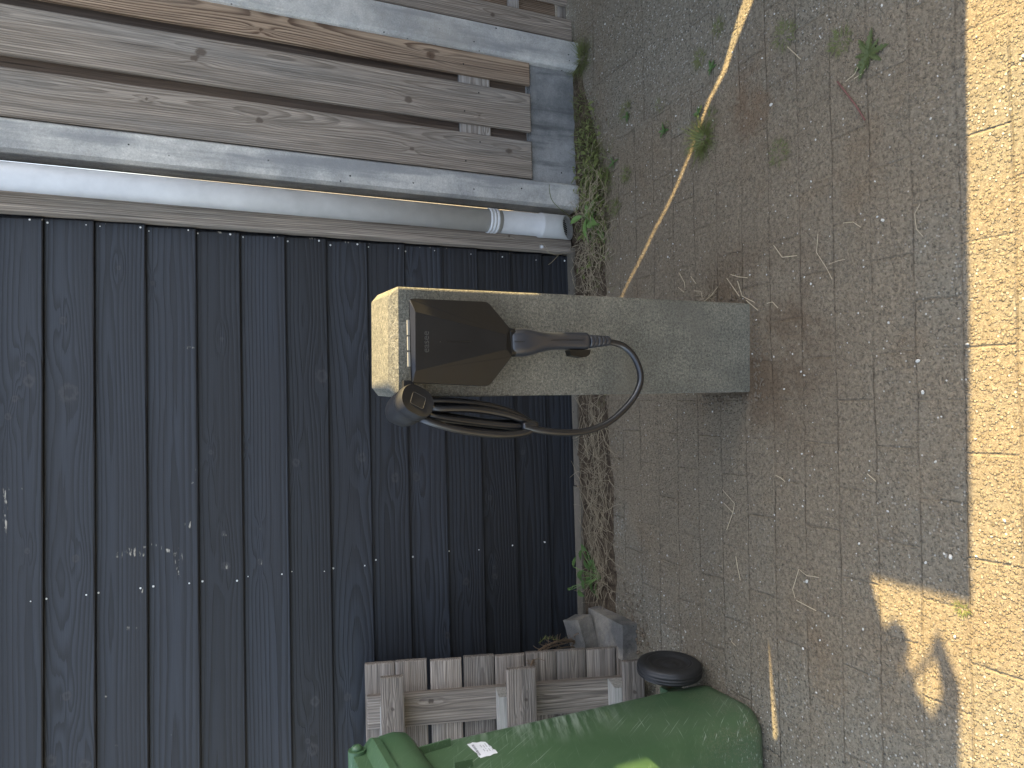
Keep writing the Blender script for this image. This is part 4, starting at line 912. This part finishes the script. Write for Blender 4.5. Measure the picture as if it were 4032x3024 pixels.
# dead weed hanging over the pallet edge
dw = empty('dead_weed', aty(2300, 2530, 2.45), 'brown dead weed with green side shoots arching up behind the edge of the pallet', 'weed')
bm = bmesh.new(); r2_ = random.Random(21)
def pl(l, y0, y1): n_ = len(l); return [aty(2000+a/2.458, 2400+b/2.458, y0+(y1-y0)*i/(n_-1)) for i, (a, b) in enumerate(l)]
main = spline(pl([(760,390),(620,310),(480,310),(380,350),(300,400),(240,500),(205,600),(195,700),(160,850)], 2.45, 2.26), 5)
tube(bm, main, [0.0035]*len(main), 6)
for i in range(95):
    q = main[r2_.randrange(len(main))]; d = Vector((r2_.gauss(0, 1), r2_.gauss(0, .5), r2_.gauss(0, 1))).normalized(); tube(bm, spline([q, q+d*0.012+Vector((0, 0, .004)), q+d*r2_.uniform(.015, .04)], 2), 0.0009, 4, False)
for l in ([(760,400),(600,360),(450,390),(330,420)], [(755,380),(640,300),(560,290),(400,340)], [(700,300),(640,260),(680,230)], [(760,330),(660,300),(540,330),(420,360),(330,420)]): tube(bm, spline(pl(l, 2.46, 2.36), 5), 0.0024, 5)
link('stems', bm, MAT['twig'], dw, local=False)
bm = bmesh.new()
for l in ([(750,430),(600,470),(470,440),(400,470)], [(740,410),(560,440),(500,400)], [(750,330),(560,300),(440,290),(370,275),(300,320)], [(760,420),(620,390),(540,450)]):
    sp = spline(pl(l, 2.47, 2.40), 5); tube(bm, sp, 0.0012, 4)
    for q in sp[::1]:
        for _ in range(2): d = Vector((r2_.gauss(0, 1), r2_.gauss(0, .5), r2_.gauss(0, 1))).normalized(); leaf(bm, q, d, 0.016, 0.0012, 0.1, n=3)
link('green_shoots', bm, MAT['grass'], dw, local=False, autos='keep')
# straws lying on the paving
def straw(l, s_, ox, oy, r, label, mat='straw', name='straw'):
    bm = bmesh.new(); pts = [gd(ox+a/s_, oy+b/s_) + Vector((0, 0, 0.004)) for a, b in l]
    if len(pts) > 2 and mat != 'straw': pts = spline(pts, 5)
    tube(bm, pts, r, 5); tag(link(name, bm, MAT[mat]), label, 'twig' if 'twig' in name else 'straw', None if 'twig' in name else 'straws lying on the paving')
straw([(605,485),(660,555),(720,635),(770,715)], 1.508, 2900, 0, 0.0022, 'dark red twig lying on the paving below the dandelion', 'red_twig', 'twig')
straw([(310,280),(388,353)], 1.508, 2900, 0, 0.0013, 'short thick straw next to the low yellowish grass tuft')
straw([(655,485),(710,440),(735,385)], 1.508, 2900, 0, 0.0009, 'thin bent straw just below the dandelion, left one of two')
straw([(705,468),(750,440),(775,405)], 1.508, 2900, 0, 0.0009, 'thin bent straw just below the dandelion, right one of two')
straw([(228,1458),(278,1528),(365,1518)], 1.508, 2900, 0, 0.0012, 'pale V-shaped straw on the dusty paving above the bollard')
straw([(490,1390),(482,1500),(540,1590),(575,1659)], 1.508, 2900, 0, 0.0008, 'very long thin straw crossing the paving right of the V-shaped straw')
straw([(555,1570),(600,1552),(650,1540)], 1.508, 2900, 0, 0.0007, 'short thin straw touching the very long one')
straw([(640,1325),(700,1320),(745,1350)], 1.508, 2900, 0, 0.0008, 'small curved straw in the open paving')
straw([(1095,1215),(1065,1270),(1075,1360),(1115,1405)], 1.508, 2900, 0, 0.0006, 'thin C-shaped straw near the edge of the sunlit strip')
straw([(275,235),(362,335),(350,400),(305,528)], 1.844, 2700, 1800, 0.0010, 'hook-shaped straw on the paving left of the bollard foot')
straw([(285,333),(350,402)], 1.844, 2700, 1800, 0.0010, 'short straw meeting the hook-shaped straw')
straw([(975,872),(885,858),(830,812),(785,958),(803,1022)], 1.844, 2700, 1800, 0.0009, 'angular bent straw on the paving between the bin and the sunlit patch')
straw([(812,1038),(955,1113)], 1.844, 2700, 1800, 0.0012, 'straight pale straw ending at the angular bent straw')
straw([(372,720),(385,800),(405,893)], 1.844, 2700, 1800, 0.0010, 'straw lying along the short streak of sunlight near the bin')
straw([(1328,120),(1390,175)], 1.844, 2700, 1800, 0.0010, 'short pale straw on open paving below the bollard')
straw([(345,1310),(340,1340),(375,1372)], 1.844, 2700, 1800, 0.0009, 'small hooked straw on the paving beside the bin wheel')
straw([(660,130),(700,150),(730,178)], 1.844, 2700, 1800, 0.0010, 'dark little straw in the rusty soil left of the bollard foot')
for i, (l, lab) in enumerate((([(1257,703),(1310,720),(1378,727)], 'straight straw right of the bollard foot, farthest from the bollard'), ([(1228,730),(1320,862)], 'thick straw running towards the bollard foot corner'), ([(1305,750),(1340,860),(1430,905)], 'long bent straw beside the bollard foot corner'), ([(1370,890),(1455,963)], 'straw touching the bollard foot corner'),
        ([(1520,912),(1560,902),(1600,945)], 'small roof-shaped straw just below the bollard foot'), ([(875,795),(918,832)], 'short straw against the bollard side, higher one'), ([(925,800),(920,760),(880,690)], 'thin straw leaning from the bollard side'), ([(1165,790),(1110,860),(1060,900)], 'yellow straw in the tuft at the bollard foot'), ([(965,715),(1005,770)], 'thin short straw on the paving right of the bollard side'), ([(990,820),(1040,825),(1050,870)], 'crooked straw at the edge of the tuft by the bollard'))):
    straw(l, 1.844, 2200, 700, 0.0012, lab)
tuft(gd(2200+1080/1.844, 700+880/1.844), 60, 0.06, 'dry yellow tuft growing at the right foot of the bollard', mat='dry', seed=31, spread=0.03, up=0.5, w=0.0009)
straw([(0,1105),(50,1092),(150,1158)], 1.844, 2200, 1500, 0.0009, 'thin straw leaning on the kerb beside the dark green weed') if False else None
# loose white grit
bm = bmesh.new(); rr = random.Random(77)
for i in range(260):
    x, y = rr.uniform(-1.0, 1.5), rr.uniform(0.75, 2.45); r = rr.uniform(0.0012, 0.0032)*(1.5 if rr.random() < 0.08 else 1)
    bmesh.ops.create_icosphere(bm, subdivisions=1, radius=r, matrix=Matrix.Translation((x, y, gh(x, y)+r*0.4)) @ Matrix.Rotation(rr.uniform(0, 6), 4, 'Z') @ Matrix.Diagonal((1.3, 0.9, 0.7, 1)))
tag(link('grit', bm, MAT['peb'], smooth=True), 'loose pale grit scattered over the paving', 'grit', None, 'stuff')
bm = bmesh.new()
for i in range(240):
    x = rr.gauss(-0.78, 0.07) if i < 110 else rr.uniform(-0.7, 1.3); y = (rr.gauss(2.22, 0.05) if i < 110 else rr.gauss(2.40, 0.05)); r = rr.uniform(0.002, 0.0065)
    bmesh.ops.create_icosphere(bm, subdivisions=1, radius=r, matrix=Matrix.Translation((x, y, 0.004)) @ Matrix.Rotation(rr.uniform(0, 6), 4, 'X') @ Matrix.Diagonal((1.3, 0.9, 0.8, 1)))
for i in range(330):
    side = rr.random()
    if side < 0.5: x, y = rr.uniform(0.02, 0.32), 1.578 - abs(rr.gauss(0, 0.022))
    elif side < 0.75: x, y = 0.038 - abs(rr.gauss(0, 0.02)), rr.uniform(1.57, 1.80)
    else: x, y = 0.302 + abs(rr.gauss(0, 0.02)), rr.uniform(1.56, 1.80)
    r = rr.uniform(0.0012, 0.004)
    bmesh.ops.create_icosphere(bm, subdivisions=1, radius=r, matrix=Matrix.Translation((x, y, 0.002)) @ Matrix.Rotation(rr.uniform(0, 6), 4, 'X') @ Matrix.Diagonal((1.4, 1.0, 0.7, 1)))
tag(link('soil_crumbs', bm, MAT['crumb'], smooth=True), 'brown crumbs of soil along the wall foot, the blocks and the bollard foot', 'soil crumbs', None, 'stuff')

# ------------------------------------------------------------------ added unseen panel on the right: edge and holes cut to shape the sunlight
XW = 2.25; TA = math.tan(SUN_AZ); TE = math.tan(SUN_EL)/math.cos(SUN_AZ)
def onw(x, y, z=0.0): return (y + (XW-x)*TA, z + (XW-x)*TE)      # where the sun ray to (x, y, z) crosses the added panel
def gw(a, b): p = gd(a, b); return onw(p.x, p.y)
lo = onw(1.3, 0.905); e1 = onw(-0.412, 0.985); e2 = onw(-0.404, 1.228); e3 = onw(-0.523, 1.195); e4 = onw(-0.63, 1.145); e5 = onw(-0.80, 1.03); e6 = onw(-1.6, 1.05)
outer = [(lo[0]-0.03, -0.05), lo, e1, e2, e3]
blob = [onw(-0.496, 1.165), onw(-0.515, 1.137), onw(-0.555, 1.130), onw(-0.580, 1.150)]
outer += blob + [onw(-0.59, 1.137), onw(-0.605, 1.128), onw(-0.55, 1.085), onw(-0.492, 1.062), onw(-0.60, 1.018), e5, e6, (e6[0], 3.5), (3.2, 3.5), (3.2, -0.05)]
cl = [((2975, -70), 24), ((2950, 0), 20), ((2905, 126), 15), ((2878, 199), 11), ((2853, 285), 10), ((2789, 411), 7.5), ((2716, 617), 6), ((2629, 809), 5.5), ((2484, 1100), 4.5), ((2400, 1270), 3.5)]
gap1 = [gw(a+h, b+h*0.45) for (a, b), h in cl] + [gw(a-h, b-h*0.45) for (a, b), h in cl[::-1]]
hole_loop = [onw(-0.545, 1.070), onw(-0.60, 1.115), onw(-0.628, 1.128), onw(-0.683, 1.085), onw(-0.625, 1.058)]
hole_s = [onw(-0.588, 1.172), onw(-0.618, 1.153), onw(-0.598, 1.146)]
yhole0 = onw(0.03, 1.535)[0]
bollard_hole = [onw(0.30, 1.60, 0.50), onw(0.30, 1.775, 0.50), onw(0.06, 1.78, H+c-0.005), onw(0.06, 1.60, H+c-0.005), onw(0.04, 1.53, 1.03), onw(0.04, 1.51, 1.16), onw(0.04, 1.45, 1.20), onw(0.04, 1.45, 1.11), onw(0.05, 1.535, 0.97), onw(0.05, 1.485, 0.96), onw(0.05, 1.485, 0.86), onw(0.05, 1.55, 0.80)]
slit2 = [onw(-0.40, 1.585), onw(-0.52, 1.588), onw(-0.66, 1.575), onw(-0.64, 1.553), onw(-0.52, 1.572)]
cabw = [onw(0.10, 1.505, 0.415), onw(0.10, 1.545, 0.415), onw(-0.01, 1.545, 0.52), onw(-0.01, 1.505, 0.52)]
plugw = [onw(0.17, 1.517, 0.62), onw(0.17, 1.537, 0.62), onw(0.17, 1.537, 0.75), onw(0.17, 1.517, 0.75)]
bm = bmesh.new(); polyplate(bm, outer, [gap1, hole_loop, hole_s, bollard_hole, slit2, plugw], lambda a, b, t: Vector((XW+t, a, b)), 0.012)
sh = link('shade_panel', bm, MAT['grey_wood']); tag(sh, 'unseen panel added on the right, cut to shape the sunlight', 'light blocker')
bm = bmesh.new(); box(bm, XW, XW+0.10, -3.6, 0.60, -0.1, 2.2); bevel(bm, 0.004); tag(link('shade_wall', bm, MAT['base']), 'plain unseen wall added to shade the ground that the charger reflects', 'wall')  # added unseen wall, keeps sunlit ground out of the charger's reflections

def brick_mat():
    s = NT('brown_brick'); o = s.obj(); v = s.n('CombineXYZ', X=s.n('SeparateXYZ', Vector=o).outputs[0], Y=s.n('SeparateXYZ', Vector=o).outputs[2], Z=0.0).outputs[0]
    br = s.n('TexBrick', Vector=v, Scale=1.0, Mortar_Size=0.006, Brick_Width=0.22, Row_Height=0.062, Color1=(0.13, 0.11, 0.10), Color2=(0.19, 0.165, 0.15), Mortar=(0.25, 0.23, 0.20))
    s.bump(s.m('SUBTRACT', s.noise(o, 90, 3), br.outputs['Fac']), 0.6, 0.004); return s.out(br.outputs['Color'], 0.9, 0.3)
MAT['brick'] = brick_mat()
fc = empty('added_house_front', (0, -8.0, 0), 'unseen brown brick house front added behind the camera to block low sky', 'house')  # added unseen house, cuts low sky light on the upright faces
bm = bmesh.new(); outl2 = [(-7.0, -0.1), (7.0, -0.1), (7.0, 2.75), (-7.0, 2.75)]
hl = [[(x, z), (x+w_, z), (x+w_, z+h_), (x, z+h_)] for x, z, w_, h_ in ((-5.2, 0.9, 1.8, 1.4), (-2.2, 0.05, 1.0, 2.2), (0.4, 0.9, 1.8, 1.4), (3.6, 0.9, 1.8, 1.4)  )]
polyplate(bm, outl2, hl, lambda a, b, t: Vector((a, -8.0-t, b)), 0.22); link('wall', bm, MAT['brick'], fc, local=False)
for l in hl:
    (x0, z0), (x1, z1) = l[0], l[2]; bm = bmesh.new(); box(bm, x0+0.01, x1-0.01, -8.18, -8.12, z0+0.01, z1-0.01); fr_ = link('window_pane' if z0 > 0.5 else 'door', bm, MAT['gloss'], fc, local=False)
    bm = bmesh.new(); t = 0.06
    for q in ((x0, x0+t, z0, z1), (x1-t, x1, z0, z1), (x0+t, x1-t, z0, z0+t), (x0+t, x1-t, z1-t, z1)): box(bm, q[0]+0.012, q[1]-0.002 if q[1] < x1 else q[1]-0.012, -8.11, -8.06, q[2]+0.012, q[3]-0.012)
    link('frame', bm, MAT['tab'], fc, local=False)
